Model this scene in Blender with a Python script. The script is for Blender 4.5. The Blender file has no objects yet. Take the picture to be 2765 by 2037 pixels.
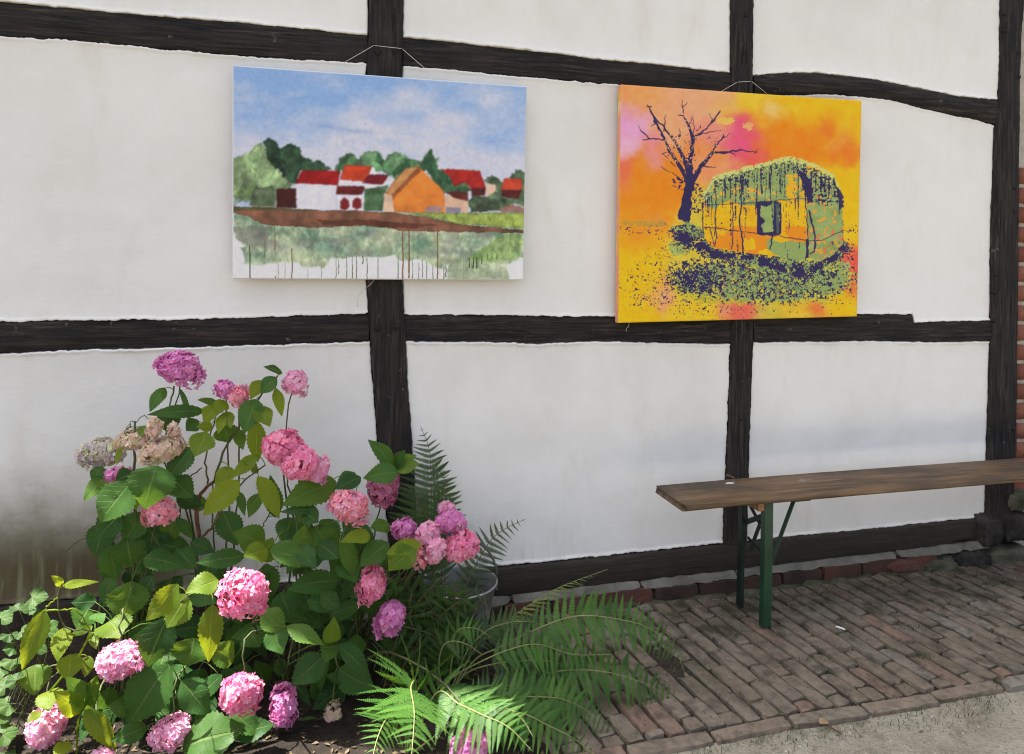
import bpy, math, random
import numpy as np
from mathutils import Vector, Matrix, Quaternion
R = random.Random(11)
SC = bpy.context.scene
COL = SC.collection

# ------------------------------------------------------------------ camera
PW, PH = 2765.0, 2037.0                       # size of the photograph in pixels
FOC, YAW, PITCH, ROLL, CYO = 2049.8322, 0.26721, -0.0005, 0.0122, -353.93
CAM = np.array([0.0, -2.9644, 1.4744])
_f = np.array([math.sin(YAW)*math.cos(PITCH), math.cos(YAW)*math.cos(PITCH), -math.sin(PITCH)])
_r0 = np.array([math.cos(YAW), -math.sin(YAW), 0.0])
_u0 = np.cross(_r0, _f)
_r = math.cos(ROLL)*_r0 + math.sin(ROLL)*_u0
_u = -math.sin(ROLL)*_r0 + math.cos(ROLL)*_u0
cd = bpy.data.cameras.new('camera')
cd.sensor_width = 36.0
cd.lens = 36.0*FOC/PW
cd.shift_y = CYO/PW
cd.clip_start = 0.05
cd.clip_end = 2000
cam = bpy.data.objects.new('camera', cd)
COL.objects.link(cam)
cam.matrix_world = Matrix(((_r[0], _u[0], -_f[0], CAM[0]), (_r[1], _u[1], -_f[1], CAM[1]), (_r[2], _u[2], -_f[2], CAM[2]), (0, 0, 0, 1)))
SC.camera = cam

# ------------------------------------------------------------------ light
SUN_EL = math.radians(66)
SUN_AZ = math.atan2(-0.921, 0.39)             # sun stands behind the house, to its left
wd = bpy.data.worlds.new('World')
SC.world = wd
wd.use_nodes = True
nt = wd.node_tree
sky = nt.nodes.new('ShaderNodeTexSky')
sky.sky_type = 'NISHITA'
sky.sun_disc = False
sky.sun_elevation = SUN_EL
sky.sun_rotation = SUN_AZ
sky.air_density = 1.0
sky.air_density = 0.7
sky.dust_density = 4.0
sky.ozone_density = 0.4
bg = nt.nodes['Background']
bg.inputs['Strength'].default_value = 0.088
hz = nt.nodes.new('ShaderNodeHueSaturation')         # hazy summer sky: paler than clear air
hz.inputs['Saturation'].default_value = 0.52
nt.links.new(sky.outputs[0], hz.inputs['Color'])
nt.links.new(hz.outputs[0], bg.inputs['Color'])
sl = bpy.data.lights.new('sun', 'SUN')
sl.energy = 5.0
sl.angle = math.radians(0.53)
sl.color = (1.0, 0.95, 0.87)
sun = bpy.data.objects.new('sun', sl)
COL.objects.link(sun)
_sd = Vector((math.sin(SUN_AZ)*math.cos(SUN_EL), math.cos(SUN_AZ)*math.cos(SUN_EL), math.sin(SUN_EL)))
sun.rotation_euler = (-_sd).to_track_quat('-Z', 'Y').to_euler()
sun.location = _sd*20
vs = SC.view_settings
vs.view_transform = 'Standard'
vs.look = 'None'
vs.gamma = 1.0
vs.use_curve_mapping = False
vs.exposure = 2.05
SC.cycles.filter_width = 1.1

# ------------------------------------------------------------------ pixels to places
DS = 2765.0/2242.0
ZOOM = {'D': (0, 0, 2242/2765.0), 'N': (0, 0, 1.0), 'A': (600, 100, 2.36), 'P': (1600, 150, 2.145), 'B': (150, 900, 2.754),
        'C': (400, 1450, 2.814), 'F': (0, 1400, 2.492), 'E': (900, 1500, 2.243), 'G': (800, 1100, 2.753), 'H': (1700, 1150, 2.106),
        'K': (1500, 1450, 1.773)}
def nat(tag, x, y):
    ox, oy, s = ZOOM[tag]
    return ox + x/s, oy + y/s
def ray(tag, x, y):
    nx, ny = nat(tag, x, y)
    return _f + _r*(nx-PW/2)/FOC - _u*(ny-PH/2-CYO)/FOC
def onY(tag, x, y, Y):                        # where a picture point meets an upright plane parallel to the wall
    d = ray(tag, x, y)
    return Vector(CAM + d*((Y-CAM[1])/d[1]))
def onZ(tag, x, y, Z):                        # ... or a level plane
    d = ray(tag, x, y)
    return Vector(CAM + d*((Z-CAM[2])/d[2]))
def depth(p):
    return float((np.array(p)-CAM) @ _f)
def mpp(p):                                   # metres for one pixel of the photograph at p
    return depth(p)/FOC
def project(tag, P):
    ox, oy, s = ZOOM[tag]
    d = P - CAM
    z = d @ _f
    return (PW/2 + FOC*(d @ _r)/z - ox)*s, (PH/2 + CYO - FOC*(d @ _u)/z - oy)*s

# ------------------------------------------------------------------ noise
_lat = np.random.default_rng(5).random((256, 256))
def vn(x, y, seed=0):
    x = np.asarray(x, float) + seed*17.31
    y = np.asarray(y, float) + seed*9.77
    xi = np.floor(x).astype(int)
    yi = np.floor(y).astype(int)
    fx = x-xi
    fy = y-yi
    fx = fx*fx*(3-2*fx)
    fy = fy*fy*(3-2*fy)
    a = _lat[xi & 255, yi & 255]; b = _lat[(xi+1) & 255, yi & 255]
    c = _lat[xi & 255, (yi+1) & 255]; d = _lat[(xi+1) & 255, (yi+1) & 255]
    return (a*(1-fx)+b*fx)*(1-fy) + (c*(1-fx)+d*fx)*fy
def fbm(x, y, seed=0, o=4):
    s = 0; a = 0.5; t = 0
    for i in range(o):
        s = s + a*vn(np.asarray(x)*2**i, np.asarray(y)*2**i, seed+i*3)
        t += a
        a *= 0.5
    return s/t

# ------------------------------------------------------------------ objects
def link(name, me, parent=None):
    o = bpy.data.objects.new(name, me)
    COL.objects.link(o)
    if parent is not None:
        o.parent = parent
    return o
def mesh(v, f, mat=None, smooth=True, uv=None, col=None, sharp=None):
    me = bpy.data.meshes.new('m')
    me.from_pydata([tuple(p) for p in v], [], f)
    if mat is not None:
        me.materials.append(mat)
    if smooth:
        me.polygons.foreach_set('use_smooth', [True]*len(me.polygons))
    if uv is not None:
        l = me.uv_layers.new(name='UVMap')
        idx = np.empty(len(me.loops), int)
        me.loops.foreach_get('vertex_index', idx)
        l.data.foreach_set('uv', np.asarray(uv, np.float32)[idx].ravel())
    if col is not None:
        a = me.color_attributes.new('Col', 'FLOAT_COLOR', 'POINT')
        c = np.ones((len(v), 4), np.float32)
        c[:, :3] = np.asarray(col, np.float32)
        a.data.foreach_set('color', c.ravel())
    if sharp is not None:
        me.set_sharp_from_angle(angle=math.radians(sharp))
    me.update()
    return me
def tag(o, label=None, cat=None, group=None, kind=None):
    if label: o['label'] = label
    if cat: o['category'] = cat
    if group: o['group'] = group
    if kind: o['kind'] = kind
    return o
def thing(name, label, cat, loc=(0, 0, 0), group=None):
    o = link(name, None)
    o.location = loc
    o.empty_display_size = 0.1
    return tag(o, label, cat, group)
def part(name, me, parent):                   # mesh written in world coordinates under a thing that stands at its base
    o = link(name, me, parent)
    l = Vector((0, 0, 0))
    p = parent
    while p is not None:
        l += p.location
        p = p.parent
    o.location = -l
    return o
class MB:
    def __init__(s):
        s.v = []; s.f = []; s.c = []; s.uv = []
    def add(s, v, f, c=None, uv=None):
        n = len(s.v)
        s.v += [tuple(p) for p in v]
        s.f += [tuple(i+n for i in q) for q in f]
        if c is not None: s.c += [c]*len(v) if not isinstance(c, list) else c
        if uv is not None: s.uv += list(uv)
    def box(s, c, d, M=None):
        x, y, z = (k/2 for k in d)
        v = [Vector((a*x, b*y, e*z)) for a in (-1, 1) for b in (-1, 1) for e in (-1, 1)]
        if M is not None: v = [M @ p for p in v]
        v = [p+Vector(c) for p in v]
        s.add(v, [(0, 1, 3, 2), (4, 6, 7, 5), (0, 4, 5, 1), (2, 3, 7, 6), (0, 2, 6, 4), (1, 5, 7, 3)])
    def tube(s, pts, rad, n=6, c=None, cap=True):
        pts = [Vector(p) for p in pts]
        m = len(pts)
        rs = rad if isinstance(rad, (list, tuple)) else [rad]*m
        v = []; f = []
        ref = Vector((0.3, 0.2, 1)).normalized()
        for i, p in enumerate(pts):
            t = (pts[min(i+1, m-1)]-pts[max(i-1, 0)])
            t = t.normalized() if t.length > 1e-9 else Vector((0, 0, 1))
            a = t.cross(ref)
            if a.length < 1e-3: a = t.cross(Vector((1, 0, 0)))
            a.normalize()
            b = t.cross(a)
            for k in range(n):
                w = 2*math.pi*k/n
                v.append(p+(a*math.cos(w)+b*math.sin(w))*rs[i])
        for i in range(m-1):
            for k in range(n):
                f.append((i*n+k, i*n+(k+1) % n, (i+1)*n+(k+1) % n, (i+1)*n+k))
        if cap:
            f.append(tuple(range(n))[::-1])
            f.append(tuple((m-1)*n+k for k in range(n)))
        s.add(v, f, c)
    def mesh(s, mat, smooth=True):
        return mesh(s.v, s.f, mat, smooth, s.uv if s.uv else None, s.c if s.c else None)
def catmull(pts, n):
    P = [Vector(p) for p in pts]
    P = [P[0]*2-P[1]] + P + [P[-1]*2-P[-2]]
    out = []
    segs = len(P)-3
    for k in range(n+1):
        t = k/n*segs
        i = min(int(t), segs-1)
        t -= i
        a, b, c, d = P[i:i+4]
        out.append(0.5*((2*b)+(c-a)*t+(2*a-5*b+4*c-d)*t*t+(3*b-a-3*c+d)*t**3))
    return out
def resample(pts, n):
    p = np.array([list(q) for q in pts], float)
    d = np.r_[0, np.cumsum(np.linalg.norm(np.diff(p, axis=0), axis=1))]
    t = np.linspace(0, d[-1], n)
    return np.stack([np.interp(t, d, p[:, k]) for k in range(p.shape[1])], -1)
def grid_faces(nu, nv):
    return [(j*nu+i, j*nu+i+1, (j+1)*nu+i+1, (j+1)*nu+i) for j in range(nv-1) for i in range(nu-1)]

# ------------------------------------------------------------------ materials
class G:
    def __init__(s, name, rough=0.8, spec=0.3):
        s.m = bpy.data.materials.new(name)
        s.m.use_nodes = True
        s.t = s.m.node_tree
        s.b = s.t.nodes['Principled BSDF']
        s.out = s.t.nodes['Material Output']
        s.set('Roughness', rough)
        s.set('Specular IOR Level', spec)
    def node(s, typ, **kw):
        n = s.t.nodes.new('ShaderNode'+typ)
        for k, v in kw.items(): setattr(n, k, v)
        return n
    def put(s, sock, v):
        if isinstance(v, bpy.types.NodeSocket): s.t.links.new(v, sock)
        elif isinstance(v, tuple) and len(v) == 3 and sock.type == 'RGBA': sock.default_value = (*v, 1)
        else: sock.default_value = v
    def set(s, k, v): s.put(s.b.inputs[k], v)
    def obj(s): return s.node('TexCoord').outputs['Object']
    def pos(s): return s.node('NewGeometry').outputs['Position']
    def uv(s): return s.node('TexCoord').outputs['UV']
    def rnd(s): return s.node('ObjectInfo').outputs['Random']
    def col(s):
        return s.node('Attribute', attribute_name='Col').outputs['Color']
    def scale(s, vec, sc):
        n = s.node('Mapping')
        s.put(n.inputs['Vector'], vec)
        n.inputs['Scale'].default_value = sc
        return n.outputs[0]
    def sep(s, vec):
        n = s.node('SeparateXYZ')
        s.put(n.inputs[0], vec)
        return n.outputs
    def noise(s, vec, sc, det=4, rough=0.55, dist=0.0):
        n = s.node('TexNoise')
        s.put(n.inputs['Vector'], vec)
        n.inputs['Scale'].default_value = sc
        n.inputs['Detail'].default_value = det
        n.inputs['Roughness'].default_value = rough
        n.inputs['Distortion'].default_value = dist
        return n.outputs[0]
    def vor(s, vec, sc, feature='F1'):
        n = s.node('TexVoronoi', feature=feature)
        s.put(n.inputs['Vector'], vec)
        n.inputs['Scale'].default_value = sc
        return n.outputs
    def math(s, op, a, b=0.0, c=0.0, clamp=False):
        n = s.node('Math', operation=op, use_clamp=clamp)
        s.put(n.inputs[0], a); s.put(n.inputs[1], b); s.put(n.inputs[2], c)
        return n.outputs[0]
    def rng(s, v, a, b, c=0.0, d=1.0, smooth=True):
        n = s.node('MapRange', interpolation_type='SMOOTHSTEP' if smooth else 'LINEAR')
        s.put(n.inputs[0], v)
        for k, w in zip((1, 2, 3, 4), (a, b, c, d)): n.inputs[k].default_value = w
        return n.outputs[0]
    def mix(s, fac, a, b, mode='MIX'):
        n = s.node('Mix', data_type='RGBA', blend_type=mode)
        s.put(n.inputs[0], fac); s.put(n.inputs[6], a); s.put(n.inputs[7], b)
        return n.outputs[2]
    def ramp(s, fac, stops):
        n = s.node('ValToRGB')
        s.put(n.inputs[0], fac)
        e = n.color_ramp.elements
        while len(e) < len(stops): e.new(0.5)
        for k, (p, c) in enumerate(stops):
            e[k].position = p
            e[k].color = (*c, 1)
        return n.outputs[0]
    def bump(s, h, strength=0.5, dist=0.01, normal=None):
        n = s.node('Bump')
        n.inputs['Strength'].default_value = strength
        n.inputs['Distance'].default_value = dist
        s.put(n.inputs['Height'], h)
        if normal is not None: s.put(n.inputs['Normal'], normal)
        s.put(s.b.inputs['Normal'], n.outputs[0])
        return n.outputs[0]

def m_plaster():
    g = G('whitewashed_plaster', 0.92, 0.15)
    p = g.pos()
    x, y, z = g.sep(p)
    big = g.noise(p, 1.6, 4, 0.6)
    c = g.ramp(big, [(0.3, (0.755, 0.745, 0.725)), (0.55, (0.83, 0.825, 0.81)), (0.8, (0.855, 0.85, 0.835))])
    mid = g.noise(g.scale(p, (6, 6, 2.2)), 1.0, 5, 0.6)
    c = g.mix(g.rng(mid, 0.52, 0.8, 0, 0.35), c, (0.62, 0.585, 0.51))
    # green and brown growth above the bed on the left, plant shade painted in
    n1 = g.noise(p, 5.0, 5, 0.65)
    zz = g.math('ADD', z, g.math('MULTIPLY', g.math('SUBTRACT', n1, 0.5), 0.24))
    left = g.rng(x, -0.58, -0.12, 1, 0)
    a1 = g.math('MULTIPLY', g.rng(zz, 0.30, 0.80, 1, 0), left)
    c = g.mix(g.math('MULTIPLY', a1, 0.85), c, (0.21, 0.19, 0.10))
    a2 = g.math('MULTIPLY', g.rng(zz, 0.27, 0.64, 1, 0), left)
    c = g.mix(a2, c, (0.085, 0.066, 0.030))
    # streaks of algae low on the middle panel
    st = g.noise(g.scale(p, (34, 34, 3.5)), 1.0, 4, 0.6)
    patch = g.noise(g.scale(p, (3.1, 1, 3.1)), 1.0, 3, 0.5)
    low = g.math('MULTIPLY', g.rng(z, 0.22, 0.62, 1, 0), g.rng(x, 1.35, 0.55, 0, 1))
    a3 = g.math('MULTIPLY', g.math('MULTIPLY', g.rng(st, 0.45, 0.75), g.rng(patch, 0.4, 0.62)), low)
    c = g.mix(g.math('MULTIPLY', a3, 0.85), c, (0.30, 0.30, 0.17))
    # dirt on the bottom of every panel, rain splash
    a4 = g.math('MULTIPLY', g.rng(zz, 0.12, 0.42, 1, 0), 0.16)
    c = g.mix(a4, c, (0.42, 0.38, 0.29))
    # specks
    sp = g.vor(p, 24)[0]
    sn = g.noise(p, 4.0, 2)
    c = g.mix(g.math('MULTIPLY', g.rng(sp, 0.05, 0.035, 0, 1), g.rng(sn, 0.60, 0.66)), c, (0.30, 0.27, 0.22))
    g.set('Base Color', c)
    h = g.math('ADD', g.math('MULTIPLY', g.noise(p, 7, 3), 0.5), g.math('MULTIPLY', g.noise(p, 160, 3), 0.10))
    h = g.math('ADD', h, g.math('MULTIPLY', g.noise(g.scale(p, (30, 1, 60)), 1, 3), 0.18))
    g.bump(h, 0.45, 0.010)
    return g.m
def m_timber(name, axis):
    g = G(name, 0.78, 0.25)
    p = g.pos()
    s1 = (5, 90, 90) if axis == 'x' else (90, 90, 5)
    s2 = (1.6, 26, 26) if axis == 'x' else (26, 26, 1.6)
    s3 = (8, 240, 240) if axis == 'x' else (240, 240, 8)
    gr = g.noise(g.scale(p, s1), 1, 5, 0.65, 0.6)
    cr = g.noise(g.scale(p, s2), 1, 4, 0.7, 1.2)
    fi = g.noise(g.scale(p, s3), 1, 3, 0.6)
    blot = g.noise(p, 4, 3)
    c = g.ramp(gr, [(0.30, (0.0055, 0.005, 0.0055)), (0.47, (0.014, 0.0128, 0.013)), (0.60, (0.035, 0.028, 0.024)), (0.76, (0.090, 0.074, 0.060))])
    c = g.mix(g.rng(blot, 0.4, 0.75, 0, 0.55), c, (0.030, 0.025, 0.024), 'MIX')
    c = g.mix(g.math('MULTIPLY', g.rng(g.sep(p)[2], 0.30, 0.12, 0, 1), 0.55), c, (0.050, 0.040, 0.031))
    crack = g.rng(cr, 0.37, 0.31, 0, 0.85)
    c = g.mix(crack, c, (0.004, 0.0035, 0.003))
    ch = g.rng(g.noise(p, 30, 3), 0.69, 0.74)
    c = g.mix(g.math('MULTIPLY', ch, 0.5), c, (0.16, 0.145, 0.13))
    g.set('Base Color', c)
    h = g.math('ADD', g.math('MULTIPLY', gr, 0.7), g.math('ADD', g.math('MULTIPLY', crack, -0.8), g.math('MULTIPLY', fi, 0.35)))
    g.bump(h, 0.6, 0.004)
    return g.m
def m_speck(name, stops, sc=12, rough=0.85, bsc=60, bd=0.004, bs=0.6, usernd=0.0, spec=0.25, obj=True):
    g = G(name, rough, spec)
    p = g.obj() if obj else g.pos()
    n = g.noise(p, sc, 5, 0.6)
    if usernd:
        n = g.math('ADD', g.math('MULTIPLY', n, 1-usernd), g.math('MULTIPLY', g.rnd(), usernd))
    c = g.ramp(n, stops)
    g.set('Base Color', c)
    g.bump(g.noise(p, bsc, 4, 0.6), bs, bd)
    return g.m
def m_brick(name, moss=True, bright=1.08):
    g = G(name, 0.9, 0.2)
    p = g.obj()
    w = g.pos()
    r = g.rnd()
    b = bright
    base = g.ramp(r, [(0.0, (0.150*b, 0.132*b, 0.106*b)), (0.2, (0.200*b, 0.172*b, 0.146*b)), (0.36, (0.180*b, 0.150*b, 0.126*b)),
                      (0.52, (0.178*b, 0.164*b, 0.140*b)), (0.68, (0.190*b, 0.156*b, 0.130*b)), (0.86, (0.200*b, 0.190*b, 0.174*b)), (1.0, (0.195*b, 0.120*b, 0.094*b))])
    n = g.noise(w, 26, 5, 0.65)
    base = g.mix(1.0, base, (1.03, 0.97, 0.87), 'MULTIPLY')
    c = g.mix(g.rng(n, 0.35, 0.75, 0, 0.75), base, (0.075*b, 0.066*b, 0.056*b))
    n2 = g.noise(w, 90, 4, 0.7)
    c = g.mix(g.rng(n2, 0.55, 0.8, 0, 0.5), c, (0.25*b, 0.225*b, 0.20*b))
    n3 = g.noise(w, 11, 4, 0.6)
    c = g.mix(g.rng(n3, 0.52, 0.70, 0, 0.7), c, (0.060, 0.050, 0.040))
    if moss:
        y = g.sep(w)[1]
        mn = g.noise(w, 7, 4, 0.6)
        mf = g.math('MULTIPLY', g.rng(mn, 0.45, 0.68), g.rng(y, -0.70, -0.25, 0.30, 1.0))
        c = g.mix(mf, c, (0.052, 0.050, 0.030))
    g.set('Base Color', c)
    h = g.math('ADD', g.math('MULTIPLY', n, 1.0), g.math('MULTIPLY', n2, 0.5))
    g.bump(h, 0.9, 0.006)
    return g.m
def m_leaf(name, c0, c1, c2, trans, vein=(0.16, 0.24, 0.07), rough=0.5, usernd=True, tf=0.45):
    g = G(name, rough, 0.22)
    u, v, _ = g.sep(g.uv())
    au = g.math('ABSOLUTE', g.math('SUBTRACT', g.math('MULTIPLY', u, 2.0), 1.0))
    rib = g.rng(au, 0.035, 0.07, 1, 0)
    sv = g.math('FRACT', g.math('ADD', g.math('MULTIPLY', v, 8.0), g.math('MULTIPLY', au, -1.6)))
    sv = g.math('ABSOLUTE', g.math('SUBTRACT', sv, 0.5))
    side = g.rng(sv, 0.45, 0.49, 0, 1)
    n = g.noise(g.obj(), 9, 4)
    r = g.rnd() if usernd else 0.5
    t = g.math('ADD', g.math('MULTIPLY', n, 0.45), g.math('MULTIPLY', r, 0.6))
    c = g.ramp(t, [(0.2, c0), (0.5, c1), (0.85, c2)])
    c = g.mix(g.math('MULTIPLY', side, 0.30), c, vein)
    c = g.mix(g.math('MULTIPLY', rib, 0.5), c, vein)
    sp = g.rng(g.noise(g.obj(), 55, 3), 0.70, 0.75)
    c = g.mix(g.math('MULTIPLY', sp, 0.6), c, (0.14, 0.10, 0.035))
    g.set('Base Color', c)
    h = g.math('ADD', g.math('MULTIPLY', side, -0.7), g.math('ADD', g.math('MULTIPLY', rib, -1.0), g.math('MULTIPLY', g.noise(g.obj(), 60, 3), 0.6)))
    nn = g.bump(h, 0.55, 0.0025)
    tr = g.node('BsdfTranslucent')
    g.put(tr.inputs['Color'], g.mix(0.55, c, trans))
    g.put(tr.inputs['Normal'], nn)
    mx = g.node('MixShader')
    mx.inputs[0].default_value = tf
    g.t.links.new(g.b.outputs[0], mx.inputs[1])
    g.t.links.new(tr.outputs[0], mx.inputs[2])
    g.t.links.new(mx.outputs[0], g.out.inputs[0])
    return g.m
def m_petal():
    g = G('hydrangea_petal', 0.6, 0.2)
    c = g.col()
    n = g.noise(g.obj(), 120, 2)
    c = g.mix(g.rng(n, 0.3, 0.8, 0, 0.16), c, (0.84, 0.66, 0.78))
    g.set('Base Color', c)
    tr = g.node('BsdfTranslucent')
    g.put(tr.inputs['Color'], c)
    mx = g.node('MixShader')
    mx.inputs[0].default_value = 0.42
    g.t.links.new(g.b.outputs[0], mx.inputs[1])
    g.t.links.new(tr.outputs[0], mx.inputs[2])
    g.t.links.new(mx.outputs[0], g.out.inputs[0])
    return g.m
def m_canvas(name):
    g = G(name, 0.62, 0.25)
    g.set('Base Color', g.col())
    p = g.pos()
    w = g.math('ADD', g.math('SINE', g.math('MULTIPLY', g.sep(p)[0], 2200.0)), g.math('SINE', g.math('MULTIPLY', g.sep(p)[2], 2200.0)))
    h = g.math('ADD', g.math('MULTIPLY', w, 0.15), g.math('MULTIPLY', g.noise(p, 40, 3), 1.0))
    g.bump(h, 0.25, 0.002)
    return g.m
def m_plain(name, c, rough=0.7, metal=0.0, var=0.25, sc=18, bs=0.2, spec=0.3):
    g = G(name, rough, spec)
    n = g.noise(g.obj(), sc, 5, 0.6)
    g.set('Base Color', g.ramp(n, [(0.25, tuple(k*(1-var) for k in c)), (0.75, tuple(min(k*(1+var), 1) for k in c))]))
    g.set('Metallic', metal)
    g.bump(g.noise(g.obj(), sc*5, 3), bs, 0.002)
    return g.m
MAT = {}
MAT['plaster'] = m_plaster()
MAT['timber_x'] = m_timber('blackened_timber_rail', 'x')
MAT['timber_z'] = m_timber('blackened_timber_post', 'z')
MAT['mortar'] = m_speck('lime_mortar', [(0.25, (0.075, 0.072, 0.060)), (0.5, (0.15, 0.145, 0.125)), (0.8, (0.24, 0.23, 0.20))], 9, 0.95, 80, 0.006, 0.8, obj=False)
MAT['mossy_mortar'] = m_speck('mossy_mortar', [(0.3, (0.030, 0.034, 0.018)), (0.5, (0.070, 0.072, 0.045)), (0.75, (0.14, 0.135, 0.10))], 11, 0.95, 70, 0.006, 0.8, obj=False)
MAT['brick_red'] = m_speck('red_wall_brick', [(0.2, (0.085, 0.035, 0.026)), (0.5, (0.20, 0.075, 0.050)), (0.8, (0.29, 0.125, 0.085))], 7, 0.9, 60, 0.005, 0.8, usernd=0.35, obj=False)
MAT['brick_plinth'] = m_speck('weathered_plinth_brick', [(0.2, (0.022, 0.018, 0.014)), (0.45, (0.060, 0.036, 0.028)), (0.65, (0.115, 0.048, 0.036)), (0.9, (0.12, 0.10, 0.085))], 8, 0.92, 60, 0.006, 0.9, usernd=0.3, obj=False)
MAT['light_mortar'] = m_speck('pale_wall_mortar', [(0.3, (0.36, 0.33, 0.28)), (0.7, (0.52, 0.48, 0.42))], 20, 0.95, 90, 0.005, 0.7, obj=False)
MAT['stone'] = m_speck('dark_foundation_stone', [(0.3, (0.012, 0.011, 0.010)), (0.55, (0.038, 0.034, 0.030)), (0.8, (0.085, 0.078, 0.065))], 14, 0.9, 50, 0.01, 0.9, obj=False)
MAT['green_stone'] = m_speck('mossy_foundation_stone', [(0.3, (0.045, 0.048, 0.030)), (0.55, (0.10, 0.10, 0.070)), (0.8, (0.16, 0.15, 0.12))], 12, 0.9, 50, 0.008, 0.9, obj=False)
MAT['paver'] = m_brick('clay_paver')
MAT['kerb_paver'] = m_brick('edge_paver', False, 1.2)
MAT['soil'] = m_speck('garden_soil', [(0.3, (0.010, 0.008, 0.006)), (0.55, (0.024, 0.018, 0.013)), (0.8, (0.050, 0.038, 0.027))], 18, 0.97, 60, 0.012, 1.0, obj=False)
MAT['joint'] = m_speck('joint_soil', [(0.3, (0.020, 0.016, 0.012)), (0.55, (0.042, 0.034, 0.024)), (0.8, (0.080, 0.066, 0.047))], 30, 0.97, 90, 0.008, 1.0, obj=False)
# ------------------------------------------------------------------ ground
def m_ground():
    g = G('dusty_gravel_ground', 0.95, 0.15)
    p = g.pos()
    n = g.noise(p, 5, 5, 0.6)
    f = g.noise(p, 70, 4, 0.7)
    c = g.ramp(n, [(0.3, (0.25, 0.225, 0.17)), (0.55, (0.36, 0.33, 0.26)), (0.8, (0.43, 0.405, 0.335))])
    c = g.mix(g.rng(f, 0.50, 0.75, 0, 0.75), c, (0.13, 0.115, 0.085))
    v = g.vor(p, 95)
    c = g.mix(g.math('MULTIPLY', g.rng(v[0], 0.30, 0.2, 0, 1), g.rng(g.noise(p, 40, 2), 0.5, 0.6)), c, (0.40, 0.38, 0.33))
    ng = g.rng(g.noise(p, 9, 4), 0.55, 0.72)
    y = g.sep(p)[1]
    c = g.mix(g.math('MULTIPLY', g.math('MULTIPLY', ng, g.rng(y, -1.30, -0.98, 0, 1)), 0.6), c, (0.085, 0.092, 0.045))
    g.set('Base Color', c)
    h = g.math('ADD', g.math('MULTIPLY', f, 1.0), g.math('MULTIPLY', v[0], -0.8))
    g.bump(h, 0.9, 0.008)
    return g.m
MAT['ground'] = m_ground()
def sheet(name, x0, x1, y0, y1, z, nx, ny, mat, amp=0.0, fr=3.0, seed=0, edge=None, kind='structure'):
    X, Y = np.meshgrid(np.linspace(x0, x1, nx), np.linspace(y0, y1, ny))
    Z = z + amp*(fbm(X*fr, Y*fr, seed, 5)-0.5)*2
    if edge is not None: Z = edge(X, Y, Z)
    o = link(name, mesh(np.stack([X, Y, Z], -1).reshape(-1, 3), grid_faces(nx, ny), mat))
    return tag(o, kind=kind)
MAT['lawn'] = m_speck('worn_lawn', [(0.3, (0.060, 0.052, 0.030)), (0.55, (0.090, 0.078, 0.046)), (0.8, (0.15, 0.125, 0.085))], 2.5, 0.95, 60, 0.02, 0.8, obj=False)
sheet('ground', -400, 400, -400, 400, -0.06, 3, 3, MAT['lawn'])
gr = sheet('gravel_yard', 0.35, 5.2, -2.3, -0.925, -0.014, 240, 90, MAT['ground'], 0.006, 4, 3)
tag(gr, 'dusty gravel yard along the outer edge of the brick path')
def bed_edge(X, Y, Z):
    e = np.clip((0.80-X)/0.15, 0, 1)
    Z = Z + 0.19*np.clip((0.30-X)/0.5, 0, 1)*np.clip((Y+0.34)/0.30, 0, 1)**1.3
    return Z*e + (-0.045)*(1-e)
soil = sheet('flower_bed', -1.9, 0.82, -1.6, 0.02, 0.022, 150, 100, MAT['soil'], 0.028, 6, 7, bed_edge)
tag(soil, 'dark bare soil of the flower bed under the hydrangea')

# brick path: bricks on edge, laid head-on to the wall, with one course lengthwise as kerb
path = sheet('brick_path', 0.55, 4.9, -0.93, -0.075, -0.0150, 260, 60, MAT['joint'], 0.013, 7, 2)
tag(path, 'path of worn bricks laid on edge along the house wall')
def brick_mesh(L, W, Hh, mat, seed, nx=9, ny=4, rough=0.0013):
    rr = random.Random(seed)
    v = []; f = []
    TX = [-1, -0.975]+[-0.9+1.8*i/(nx-5) for i in range(nx-4)]+[0.975, 1]
    TY = [-1, -0.9, 0, 0.9, 1]
    ny = 5
    ch = [rr.uniform(0.0, 0.006) for _ in range(4)]
    for j in range(ny):
        for i in range(nx):
            a = TX[i]
            b = TY[j]
            x = a*L/2; y = b*W/2
            cx = ch[(a > 0)+2*(b > 0)]
            k = max(0, abs(a)*abs(b)-0.55)/0.45
            x -= math.copysign(cx*k, a); y -= math.copysign(cx*k, b)
            if abs(a) > 0.99 or abs(b) > 0.99:
                x += rr.gauss(0, 0.0018); y += rr.gauss(0, 0.0016)
                z = -0.0022 + rr.gauss(0, 0.0008)
            else:
                z = rr.gauss(0, rough)
            v.append((x, y, z))
    f += grid_faces(nx, ny)
    ring = [i for i in range(nx)] + [j*nx+nx-1 for j in range(1, ny)] + [(ny-1)*nx+i for i in range(nx-2, -1, -1)] + [j*nx for j in range(ny-2, 0, -1)]
    n = len(v)
    for k in ring:
        x, y, z = v[k]
        v.append((x*1.005, y*1.01, -Hh))
    m = len(ring)
    for k in range(m):
        f.append((ring[(k+1) % m], ring[k], n+k, n+(k+1) % m))
    f.append(tuple(n+k for k in range(m))[::-1])
    return mesh(v, f, mat, True, sharp=40)
PAV = [brick_mesh(0.212, 0.0555, 0.05, MAT['paver'], 100+i) for i in range(10)]
def put_brick(parent, meshes, x, y, z, rz, tilt=0.02, sx=1.0, name='brick'):
    o = link(name, R.choice(meshes), parent)
    o.location = (x, y, z)
    o.rotation_euler = (R.gauss(0, tilt), R.gauss(0, tilt*0.5), rz + (math.pi if R.random() < 0.5 else 0))
    o.scale = (sx*R.uniform(0.985, 1.01), R.uniform(0.94, 1.05), 1)
    return o
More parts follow.
